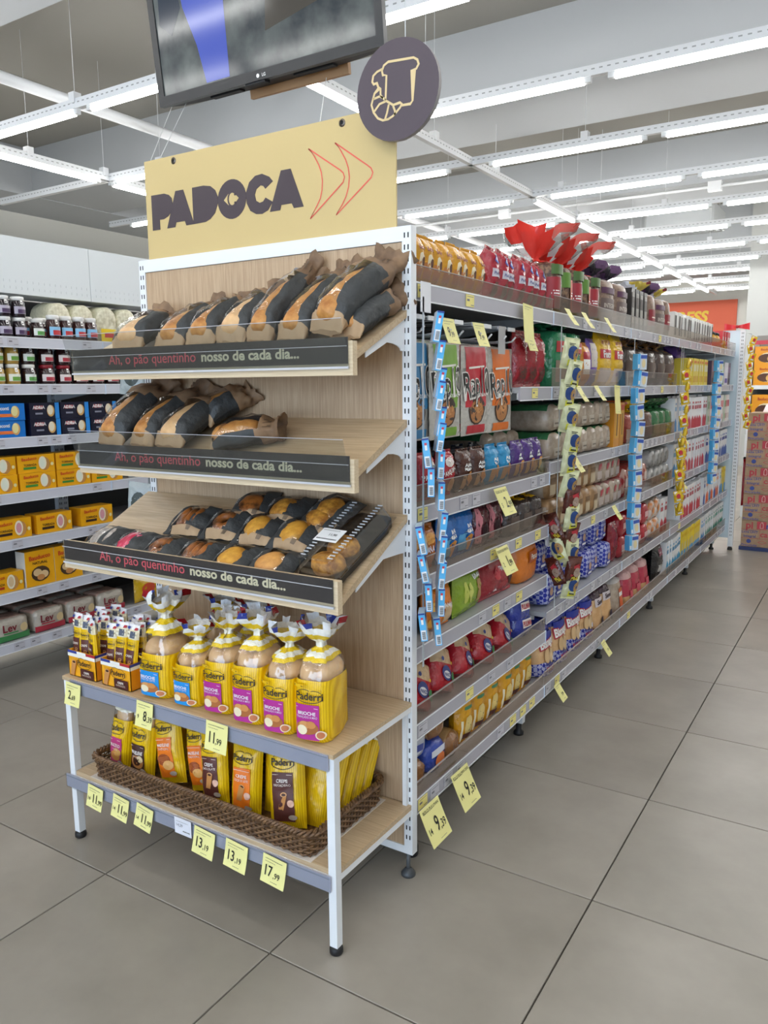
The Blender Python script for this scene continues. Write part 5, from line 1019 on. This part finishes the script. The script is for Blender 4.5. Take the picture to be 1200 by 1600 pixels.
# ------------------------------------------------------------------ hanging strips
def bluebox(name='small_box'):
    o = boxpack(name, .017, .06, .075, '58b4ea', 'cfd6e0', 'cfe4f4', [('r', -.0065, .0065, .003, .030, 'f0f2f4'), ('r', -.003, .003, .045, .062, W_), ('r', -.003, .003, .058, .064, 'c83c50'), ('r', -.0085, .0085, .071, .075, '2a3a8c')]+[('r', -.004, .005, .006+.0026*k, .0074+.0026*k, '3c4048') for k in range(8)])
    b = MB(); b.add([(.0088, -.02, .01), (.0088, .02, .005), (.0088, .022, .04), (.0088, -.01, .05)], [(0, 1, 2, 3)], ink('e0d4b8')); b.add([(.0088, -.028, .05), (.0088, .028, .05), (.0088, .028, .07), (.0088, -.028, .07)], [(0, 1, 2, 3)], ink('3a4a94')); b.build('side_print', o); return o
bb = bluebox()
def strip_tape(x, y, z0, z1, label, m=None):
    o = MB().box(x-.001, x, y-.004, y+.004, z0, z1, m or pm('b9c0c6', .2)).build('hanging_strip'); tag(o, label, 'hanging strip'); return o
strip_tape(.004, .055, .60, 1.575, 'clear hanging strip of blue boxes beside the stand')
n = 0
for y, x, z, roll in [(.052, .02, 1.462, .16), (.058, .022, 1.392, .16), (.066, .02, 1.325, .18), (.056, .024, 1.292, .16), (.072, .02, 1.228, .14), (.062, .024, 1.188, .15), (.074, .022, 1.118, .05), (.078, .022, 1.035, .02), (.082, .022, .955, .12), (.075, .024, .895, .12), (.078, .022, .825, .1), (.08, .022, .752, .02), (.07, .022, .675, -.1),
                      (.03, .016, 1.15, -.12), (.044, .016, 1.075, 0), (.012, .014, .93, -.2), (.022, .014, .855, -.2), (.036, .016, .775, -.05), (.018, .012, .70, -.12)]:
    o = put(bb, (x+.02, y-.004, z-.002), P90-.95 if n < 13 else P90-1.1, 0, roll); tag(o, 'pale blue narrow box by the stand upright, %s down the %s column' % (ORD[n if n < 13 else n-13], 'main' if n < 13 else 'side'), 'small box', 'blue boxes on the first strip'); n += 1
def bluestrip(y, z0, z1, nm, k0):
    strip_tape(.004, y, z0-.01, 1.58, 'clear hanging strip of blue boxes %s' % nm)
    n = int((z1-z0)/.078)
    for k in range(n):
        o = put(bb2, (.03, y+.012*sin(k*2.1), z1-.078*(k+1)), P90-.5, 0, .12*sin(k*1.7)); tag(o, 'blue and white small box on the strip %s, %s down' % (nm, ORD[k]), 'small box', 'blue boxes on the strip '+nm)
bb2 = boxpack('small_box', .06, .03, .072, 'd4dce6', '58b4ea', 'cfe4f4', [('r', -.03, -.014, .0, .072, '58b4ea'), ('e', .008, .028, .012, .02, 'e6d4a4'), ('r', -.012, .028, .05, .066, '3a5ab0'), ('r', -.028, -.018, .006, .024, W_)])
bluestrip(2.075, .56, 1.50, 'between the second and third bays', 0)
bluestrip(4.16, .62, 1.52, 'in the last bay', 0)
snA = pillow('nut_pack', .066, .11, .035, 'd6d8ac', [('e', .002, .06, .02, .024, '1f3f78'), ('e', .018, .055, .014, .022, 'b08a50'), ('r', -.018, .008, .090, .0925, '2c2a20'), ('r', -.018, .002, .085, .0875, '2c2a20'), ('p', [(-.01, .012), (.028, .018), (.02, .04), (-.012, .034)], 'dcd83c'), ('r', -.006, .016, .022, .028, '3c3a14')], .1, 70, None, .006)
snB = pillow('nut_pack', .066, .11, .035, '5a2c22', [('p', [(-.012, .03), (.028, .05), (.02, .085), (-.02, .07)], 'b8323c'), ('e', .012, .05, .016, .018, 'a89080'), ('p', [(-.004, .012), (.024, .018), (.018, .036), (-.008, .03)], 'e0c83c')], .1, 71, None, .006)
strip_tape(.004, 1.075, .50, 1.58, 'hanging strip of nut packs between the first two bays')
n = 0
for y, z, p, rz in [(1.062, 1.43, 0, 0), (1.068, 1.355, 0, .1), (1.07, 1.285, 0, 0), (1.08, 1.20, 0, -.1), (1.085, 1.115, 0, 0), (1.09, 1.04, 0, .1), (1.10, .955, 0, 0), (1.115, .895, 1, 0), (1.12, .825, 0, .1), (1.13, .755, 1, 0), (1.145, .685, 0, .1), (1.14, .62, 1, 0), (1.15, .555, 0, 0), (1.04, .80, 1, -.9), (1.05, .72, 0, -.9), (1.06, .63, 1, -.9)]:
    o = put((snA, snB)[p], (.032+.008*sin(n*1.9), y, z-.02), P90-.62+rz*1.5, .15, (.10+.10*sin(n*2.3)) if rz > -.5 else -.35); tag(o, '%s nut pack on the strip between the first two bays, %s down' % (('pale green', 'brown')[p], ORD[n]), 'nut pack', 'nut packs on the strip'); n += 1
cy = pillow('candy_pack', .05, .07, .03, 'e2bc22', [('e', 0, .04, .014, .014, 'c02c34'), ('r', -.015, .012, .012, .022, W_), ('p', [(-.02, .05), (.0, .066), (-.02, .066)], 'e8e4e4')], .12, 80, None, .006)
for y, z0, z1, nm, n in ((3.10, .60, 1.05, 'the first column', 7), (3.15, .58, 1.50, 'the second column', 14)):
    strip_tape(.004, y, z0-.02, 1.58, 'hanging strip of yellow candy packs, %s' % nm)
    for k in range(n):
        o = put(cy, (.03, y+.008*(-1)**k, z1-(z1-z0)*(k+1)/n), P90-.5+.5*(-1)**k, .1, .2*(-1)**k); tag(o, 'yellow and red candy pack in %s before the fourth bay, %s down' % (nm, ORD[k]), 'candy pack', 'candy packs before the fourth bay')
sq = strip_tape(.085, 5.24, .95, 1.75, 'hanging strip of candy packs at the far end frame'); MB().tube([(.085, 5.24, 1.745), (.03, 5.195, 1.76)], .003, 6, HOOK).build('hook', sq)
for k in range(11):
    o = put(cy, (.09, 5.24-.006*k, 1.66-.066*k), P90-.9, .1, .3*(-1)**k); tag(o, 'yellow and red candy pack at the far end frame, %s down' % ORD[k], 'candy pack', 'candy packs at the far end')
# silver packs at the other side of the stand
sv = [sheetpack('chip_pack', .1, .14, .04, 'a8b0b0', [('e', 0, .07, .03, .04, '39413c')], 90), sheetpack('chip_pack', .1, .14, .04, '6f8a50', [('e', 0, .07, .03, .03, 'c8c49c'), ('r', -.04, .04, .1, .12, '1c3c7a')], 91)]
for k, (x, y, z) in enumerate(((-1.10, .06, .90), (-1.06, .04, .79), (-1.10, .06, 1.33), (-1.10, .07, .76))):
    o = put(sv[k % 2], (x, y, z), .3, 0, .1); tag(o, 'foil chip pack hanging behind the stand, %s' % ('silver, above the lowest sloping shelf', 'green, above the lowest sloping shelf', 'silver, high beside the topmost bread', 'green, lowest of the strip')[k], 'chip pack', 'chip packs behind the stand')
sq = strip_tape(-1.08, .09, .7, 1.56, 'hanging strip of chip packs behind the stand'); MB().tube([(-1.081, .09, 1.555), (-.953, .09, 1.585)], .003, 6, HOOK).build('hook', sq)

# ------------------------------------------------------------------ side price cards
card((.004, .085, .186), '9', '39', 'yellow price card reading 9,39 on the bottom rail, next to the stand upright', P90, 0, -.4, .108, .108, 'BOLO PULLMAN', '14')
card((.004, .275, .205), '9', '39', 'yellow price card reading 9,39 on the bottom rail, second from the upright', P90, 0, -.4, .108, .112, 'BOLO PULLMAN 250G', '14')
card((.004, .545, 1.035), '2', '99', 'yellow price card reading 2,99 under the mini cakes', P90, 0, -.4, .092, .092, 'BOLINHO ANA MARIA 70G', '5')
card((.004, .565, .842), '1', '99', 'yellow price card reading 1,99 on the lower snack shelf', P90, 0, -.4, .092, .092, 'BOLINHO ANA MARIA 70G', '2')
def scard(y, z, lb):
    r = card((.004, y, z), '', '', lb, P90+.05, 0, -.5, .062, .072); b = MB(); F = lambda a, c: (a, -.006*(1-(c+.072)/.072)**2-.0015, c); b.text('7,99', F, .006, -.045, .011, ink('2a2924'), .01, .8); b.build('price', r)
for y, z, lb in ((1.12, .195, 'yellow price card on the bottom rail at the second bay'), (1.73, .195, 'yellow price card on the bottom rail under the roll bags'), (1.124, 1.628, 'yellow price card on the top rail, first of three'), (1.313, 1.628, 'yellow price card on the top rail, second of three'), (1.605, 1.628, 'yellow price card on the top rail, third of three'),
                 (1.27, 1.35, 'yellow price card under the green loaf bags'), (1.5, 1.35, 'yellow price card under the purple bread pack'), (1.25, 1.08, 'yellow price card under the green topped loaves'), (1.82, .81, 'yellow price card under the red marked loaves'), (3.22, 1.06, 'yellow price card beside the upper candy packs'), (3.24, .79, 'yellow price card beside the lower candy packs')):
    card((.006, y, z), '7', '99', lb, P90+.1, 0, -.55, .062, .07, '', '', 'eee48e') if False else scard(y, z, lb)
def qr(y, z, lb):
    r = card((.004, y, z), '', '', lb, P90, .05, -.05, .085, .125)
for y, z, lb in ((.75, 1.612, 'long yellow price slip on the top rail above the orange wrap packs'), (1.81, 1.35, 'long yellow price slip under the big yellow bread packs')): qr(y, z, lb)
for y, lb in ((.235, 'yellow price card on the hook of the green wraps'), (.43, 'yellow price card on the hook of the red wraps'), (.82, 'yellow price card on the hook by the red snack packs')):
    card((-.022, y, 1.535), '9', '99', lb, P90, 0, -.25, .075, .072)
o = MB().box(-.0012, 0, -.026, .026, -.075, 0, pm('e4e4e8', .5)).build('white_tag', None, (.004, .068, 1.612)); tag(o, 'white paper tag hanging from the top rail next to the stand', 'price tag')
o = MB().box(-.0012, 0, -.026, .026, -.085, 0, pm('a9a8a8', .5)).build('grey_tag', None, (-.02, .60, 1.535)); tag(o, 'grey paper tag on the hook of the orange wraps', 'price tag')

# ------------------------------------------------------------------ goods in the jam aisle
def jar(cap, body, lab, acc, r=.032, h=.088):
    o = MB().lathe([(r*.92, 0), (r, .006), (r, h*.72), (r*.8, h*.82), (r*.8, h*.84)], 16, pm(body, .12, coat=.5)).build('jam_jar')
    MB().lathe([(r*.88, h*.83), (r*.88, h), (r*.8, h+.002)], 16, pm(cap, .35)).build('lid', o)
    b = MB(); b.grid(lambda u, v: ((r+.0006)*sin((u-.5)*2.1), -(r+.0006)*cos((u-.5)*2.1), h*(.17+.36*v)), 8, 1, ink(lab)); b.grid(lambda u, v: ((r+.001)*sin((u-.4)*1.4), -(r+.001)*cos((u-.4)*1.4), h*(.19+.2*v)), 5, 1, ink(acc))
    b.add([(-.006, -r-.001, h*.64), (.006, -r-.001, h*.64), (.006, -r*.85, h*.86), (-.006, -r*.85, h*.86)], [(0, 1, 2, 3)], ink(W_)); b.build('label', o); return o
j_grape = jar('ecebe8', '241820', 'b8b0c0', '4a3458'); j_blue = jar('e8e6e2', '3a1a18', '8ec4e8', 'c0383c'); j_hon = jar('e9e7e0', 'a9863c', 'e6e4d4', '6aa03c'); j_dark = jar('e9e7e0', '2a1a18', 'e4e8e0', '5a9a4c'); j_red = jar('8c1a28', '2c1214', 'e4d8d4', 'b03040', .036)
def lrow(protos, n, y0, y1, z, dep, desc, place, cat, group, xf=-2.27, sc=(1, 1, 1), yawj=.08, lean=0):
    for k in range(n):
        y = y0+(y1-y0)*(k+.5)/n
        o = put(protos[k % len(protos)], (xf-dep/2-rr.uniform(0, .006), y, z+.001), P90+rr.uniform(-yawj, yawj), lean, 0, sc); tag(o, '%s, %s along, %s' % (desc, ORD[k], place) if n > 1 else '%s %s' % (desc, place), cat, group)
for lay_ in range(2):
    lrow([j_grape], 4, .21, .50, 1.58+.09*lay_, .064, 'grape jam jar with white lid, %s layer' % ('lower', 'upper')[lay_], 'on the top jam shelf', 'jar', 'jam jars on the top shelf')
lrow([j_dark], 1, .515, .59, 1.58, .064, 'dark jam jar with green leaf label', 'on the top jam shelf', 'jar', None)
lrow([j_blue], 4, .60, .88, 1.58, .064, 'jam jar with sky blue label', 'on the top jam shelf', 'jar', 'jam jars on the top shelf', sc=(1, 1, 1.25))
lrow([j_blue], 5, .52, .9, 1.58, .064, 'jam jar in the rear rank', 'on the top jam shelf', 'jar', 'jam jars on the top shelf', -2.36, (1, 1, 1.15))
rc = loaflie('rice_cake_bag', .13, .17, .16, 'd8d4b8', two('rice_cake', 'b8b090', 'eae6d0', 40, .4), [('r', -.05, .05, .01, .07, 'e8c820'), ('r', -.03, .03, .03, .05, 'c83c38')], 95, None, 2.4)
lrow([rc], 4, .70, 1.25, 1.581, .16, 'bag of rice cakes with yellow band', 'behind the blue label jars', 'rice cake bag', 'rice cake bags', -2.42, (1, 1, 1.1))
for lay_ in range(2):
    pl_ = 'on the second jam shelf'
    lrow([j_hon], 2, .30, .45, 1.374+.09*lay_, .064, 'honey coloured jam jar, %s layer' % ('lower', 'upper')[lay_], pl_, 'jar', 'jam jars on the second shelf')
    lrow([j_dark], 2, .15, .30, 1.374+.09*lay_, .064, 'dark plum jam jar with white lid, %s layer' % ('lower', 'upper')[lay_], pl_, 'jar', 'jam jars on the second shelf')
    lrow([j_dark], 1, .455, .53, 1.374+.09*lay_, .064, 'dark jam jar beside the honey jars in the %s layer' % ('lower', 'upper')[lay_], pl_, 'jar', 'jam jars on the second shelf')
    lrow([j_red], 5, .54, 1.0, 1.374+.09*lay_, .072, 'dark jam jar with red lid, %s layer' % ('lower', 'upper')[lay_], pl_, 'jar', 'jam jars on the second shelf')
def toast(c, nm, lc, pic, extra=[], w=.17, h=.075, d=.09): return boxpack('toast_box', w, d, h, c, None, None, [('t', nm, -w*.2, h*.72, h*.2, lc, .02, w*.42)]+extra+[('e', w*.2, h*.5, w*.13, h*.36, 'd8a866'), ('e', w*.18, h*.55, w*.10, h*.30, pic)])
t_v = toast('1a74c8', 'Visconti', W_, 'e8dc9c', [('r', -.085, .03, .016, .03, 'e87838')], .155); t_a = toast('14162c', 'ADRIA', 'e8e0e0', 'e6dcc4', [('r', .055, .0775, .0, .075, '1f86d8'), ('r', -.055, -.01, .045, .062, 'c02838'), ('t', 'ADRIA', -.032, .053, .012, W_, .02, .04), ('r', -.05, -.012, .022, .03, '8a8c9c')], .155)
for lay_ in range(2):
    q = ('lower', 'upper')[lay_]
    lrow([t_v], 2, .115, .44, 1.14+.076*lay_, .09, 'blue toast box in the %s layer' % q, 'beside the navy boxes', 'toast box', 'toast boxes, blue and navy', yawj=.03)
    lrow([t_a], 3, .455, .95, 1.14+.076*lay_, .09, 'navy toast box with red badge, %s layer' % q, 'third shelf down', 'toast box', 'toast boxes, blue and navy', yawj=.03)
def bau(pic, band, w=.185, h=.08): return boxpack('toast_box', w, .09, h, 'f0ac12', 'e6a010', 'f0b020', [('t', 'Bauducco', -w*.2, h*.8, h*.17, 'c83820', .02, w*.4, .05), ('t', 'TORRADA', -w*.18, h*.45, h*.12, '3a2a14', .02, w*.36), ('r', -w*.36, -w*.02, h*.2, h*.33, band), ('e', w*.22, h*.46, w*.14, h*.38, 'c08a4c'), ('e', w*.16, h*.52, w*.11, h*.38, 'efe6cc'), ('e', w*.16, h*.52, w*.075, h*.27, pic), ('e', w*.42, h*.42, w*.04, h*.1, 'e8dca0')])
b_g = bau('e4e8d4', '3f8a34'); b_p = bau('d89aa0', '3a241a'); b_t = bau('e0c498', 'b03020')
for lay_ in range(2): lrow([b_g], 4, .185, .965, .894+.081*lay_, .09, 'yellow toast box with green band, %s layer' % ('lower', 'upper')[lay_], 'fourth shelf down', 'toast box', 'yellow toast boxes with green band', yawj=.03)
for k, y in enumerate((.335, .55, .79)): o = put(b_p, (-2.32, y, .686), P90-.02, 0, 0, (1, 1, 1.12)); tag(o, 'yellow toast box with pink ham picture, %s along the fifth shelf down' % ORD[k], 'toast box', 'yellow toast boxes with ham picture')
o = put(b_t, (-2.32, .275, .448), P90, 0, 0, (1, 1, 1.1)); tag(o, 'yellow toast box lying beside the tall yellow box', 'toast box')
big = boxpack('snack_box', .15, .07, .165, 'f0ac12', 'd8d4cc', 'f0b020', [('t', 'Bauducco', 0, .135, .02, 'c83820', .02, .11, .05), ('t', 'NATURAL', 0, .108, .012, '3a2a14', .02, .09), ('e', 0, .055, .048, .036, '4a3420'), ('e', -.016, .062, .022, .018, 'd8b888'), ('e', .018, .05, .022, .018, 'e0c090'), ('e', 0, .038, .02, .014, 'c88a50')])
for k, y in enumerate((.452, .605)): o = put(big, (-2.305, y, .448), P90); tag(o, 'tall yellow snack box with round window, %s' % ('next to the low toast box', 'half hidden behind the stand tray')[k], 'snack box', 'tall yellow snack boxes')
def lev(c, top): return loaflie('cracker_pack', .165, .105, .14, 'b4aa9c', 'b8aea0', [('r', -.08, .08, .004, .032, c), ('t', 'Lev', -.02, .066, .034, '7a1c2c', .02, .09), ('r', -.05, .02, .038, .044, c), ('e', .05, .055, .02, .02, 'd8c090')], 97, top, 7)
l_g, l_r = lev('3f8a4c', 'c8a494'), lev('b02c3c', 'c8a494')
for k, (p, y, lb) in enumerate(((l_g, .30, 'beige cracker pack with green foot on the bottom shelf'), (l_r, .49, 'beige cracker pack with red foot beside the green one'), (l_r, .67, 'beige cracker pack with red foot, second along'), (l_r, .85, 'beige cracker pack with red foot, third along, behind the crepe sticks'), (l_g, .12, 'beige cracker pack with green foot, nearer the aisle end'))):
    o = put(p, (-2.345, y, .218), P90); tag(o, lb, 'cracker pack', 'beige cracker packs')
    o = put(p, (-2.345-.145, y, .218), P90); tag(o, 'beige cracker pack in the rear rank, behind the '+('first green foot pack', 'first red foot pack', 'second red foot pack', 'third red foot pack', 'outer green foot pack')[k], 'cracker pack', 'beige cracker packs')
yo = pillow('noodle_pack', .16, .13, .06, 'dcae20', [('e', 0, .07, .05, .03, 'd8502c')], .05, 98)
lrow([yo], 2, 1.0, 1.35, .218, .06, 'yellow noodle pack with red oval', 'behind the stand, bottom jam shelf', 'noodle pack', 'yellow noodle packs')
lrow([sv[0], sv[1]], 4, 1.0, 1.5, .895, .04, 'foil chip pack', 'on the jam aisle shelf behind the stand', 'chip pack', 'chip packs in the jam aisle')

# ------------------------------------------------------------------ far end of the shop
sg = MB().box(-4.15, -1.955, 18.15, 18.19, 2.1, 3.27, pm('e0694a', .6)).build('shop_sign'); tag(sg, 'orange wall sign with yellow letters SS on the far wall', 'sign')
b = MB(); b.text('EXPRESS', lambda x, z: (x, 18.148, z), -3.22, 2.92, .24, pm('e8c53a', .5), .04, 1, 1.3, 0, .15); b.build('lettering', sg)
ac = empty('air_conditioner', (-1.68, 11.02, 3.66)); tag(ac, 'white ceiling cassette air conditioner above the second rows of lights', 'air conditioner')
MB().cbox(-.48, .48, -.48, .48, -.02, .26, .03, pm('c4c8ca', .5)).build('casing', ac)
for x in (-.4, .4):
    for y in (-.4, .4): MB().tube([(x, y, .25), (x, y, .64)], .006, 5, WHITE2).build('hanging_rod', ac)
b = MB()
for s_ in (.44, .36, .28): b.tube([(-s_, -s_, -.025), (s_, -s_, -.025), (s_, s_, -.025), (-s_, s_, -.025)], .012, 6, pm('8a8c8c', .5), True, True)
b.build('grille_ring', ac)
pp = MB().tube([(-7, 7.9, 3.5), (4, 7.9, 3.5)], .018, 8, WHITE2).build('sprinkler_pipe'); tag(pp, 'thin white pipe with junction boxes crossing above the lights', 'pipe')
for x in (-.73, -3.22, 1.8): MB().box(x-.07, x+.07, 7.86, 7.94, 3.45, 3.55, WHITE).build('junction_box', pp)
for x in (-5, -2, 1, 3): MB().tube([(x, 7.9, 3.5), (x, 7.9, 4.3)], .004, 4, WHITE2).build('pipe_hanger', pp)
# cardboard cartons
CB = two('corrugated_board', 'a08468', 'b89a7c', 12, .7)
def cart(z, k):
    r = empty('milk_carton_case', (.36, 5.44, z)); w_, h = .26, .218; b = MB(); b.box(-w_, w_, -.19, .19, 0, h-.002, CB); b.build('case', r)
    b = MB(); F = lambda x, zz: (x, -.1912, zz); RI, BI = ink('c0404a'), ink('3a4a94')
    for q in (.07, .145): b.stroke([(-w_, q), (w_, q)], .0025, F, RI)
    for q in (-.12, .03, .16): b.stroke([(q, .07), (q, h-.004)], .0025, F, RI)
    b.text('pi', F, -.20, .18, .055, RI, .03); b.add([F(-.145, .15), F(-.075, .15), F(-.075, .212), F(-.145, .212)], [(0, 1, 2, 3)], RI); b.stroke([(-.12, .158), (-.12, .19), (-.112, .205), (-.104, .205), (-.098, .19), (-.098, .158)], .003, lambda x, zz: (x, -.1918, zz), ink('e8d8c8'), True); b.text('racan', F, .0, .18, .05, BI, .02)
    b.text('Leite UHT', F, -.195, .122, .02, BI, .01); b.text('Integral', F, -.195, .088, .022, BI, .01); b.text('canjuba', F, -.02, .108, .045, RI, .02, 1, .2)
    b.add([F(-.2+.018*cos(k*.7), .045+.018*sin(k*.7)) for k in range(9)], [tuple(range(9))], BI); b.text('Piracanjuba', F, -.195, .014, .018, BI, .01, 1, .12); b.text('canjuba', F, .06, .03, .045, RI, .02, 1, .2); b.stroke([(-.13, .04), (-.10, .055), (-.07, .04), (-.10, .025)], .003, F, RI, True); lines(b, F, -.245, .133, .1, 1, .004, 3, '3a4a94'); lines(b, F, .04, .133, .19, 1, .004, 4, 'c0404a'); b.build('printed_panel', r)
    tag(r, 'brown cardboard milk case with red print, %s from the floor' % ORD[k], 'cardboard box', 'cardboard cases at the far end')
for k in range(5): cart(.03+.219*k, k)
MB0 = MB().box(.09, .64, 5.23, 5.64, 0, .029, pm('2c3a6a', .5)).build('pallet_board'); tag(MB0, 'dark blue base sheet under the cardboard cases', 'base sheet')
o = put(pillow('flyer', .34, .012, .004, 'e8c8c8', [], .1, 99), (.36, 5.36, 1.128), 0, -1.3, 0, (1, 1, 18)); tag(o, 'pink and white paper draped on the cardboard cases', 'paper')
# far shelf with orange cartons
fs = empty('end_shelving', (.5, 7.2, 0)); tag(fs, 'white shelving with a red top edge facing the aisle at the far end', 'shelving')
child(MB().box(-.15, 1.4, 7.45, 7.47, 0, 1.85, pm('8d8a86', .5)), 'back_panel', fs)
for z in (.25, .62, .98, 1.34): child(MB().box(-.15, 1.4, 7.0, 7.45, z-.04, z, WHITE), 'shelf', fs)
child(MB().box(-.15, 1.4, 7.0, 7.02, 1.74, 1.78, pm('c83848', .4)), 'top_band', fs); child(MB().box(-.15, -.12, 7.0, 7.45, 0, 1.78, WHITE), 'side_panel', fs)
pan_ = boxpack('panettone_box', .22, .2, .19, 'efa012', None, None, [('t', 'Bauducco', 0, .16, .02, 'b8301c', .02, .15), ('e', .02, .08, .085, .05, 'f2e0b8'), ('e', .0, .075, .075, .042, '5a3420'), ('e', .05, .07, .045, .04, 'e0b060'), ('e', .06, .07, .012, .012, '4a2418')])
n = 0
for z in (.25, .62, .98, 1.34):
    for lay_ in range(2 if z > 1.2 else 1):
        for x in (.0, .25, .50):
            o = put(pan_, (x, 7.12, z+.001+.19*lay_), 0, 0, 0, (1, 1, 1 if z > 1.2 else 1.4)); tag(o, 'orange panettone box on the far shelving, %s in order from its bottom corner' % ORD[n], 'box', 'orange boxes on the far shelving'); n += 1
# bow and tinsel
bo = empty('red_bow', (-.01, 5.15, 1.80)); tag(bo, 'red ribbon bow on top of the far end frame', 'bow')
b = MB()
for s_ in (-1, 1): b.grid(lambda u, v: (s_*(.008+.085*u), -.01+.01*sin(u*5), (v-.5)*(.02+.035*u)), 8, 4, pm('d8222c', .35))
b.build('loop', bo); MB().blob((0, -.01, 0), (.014, .014, .013), pm('b8141e', .35)).build('knot', bo)
fc = pillow('festive_bag', .1, .3, .06, '8c1020', [('r', -.03, .03, .2, .28, '24542f')], .06, 97, None, .01); o = put(fc, (.1, 5.38, .35), P90-.9, 0, 0, (.8, .8, 1.3)); tag(o, 'dark red festive bag hanging behind the far end frame', 'bag')
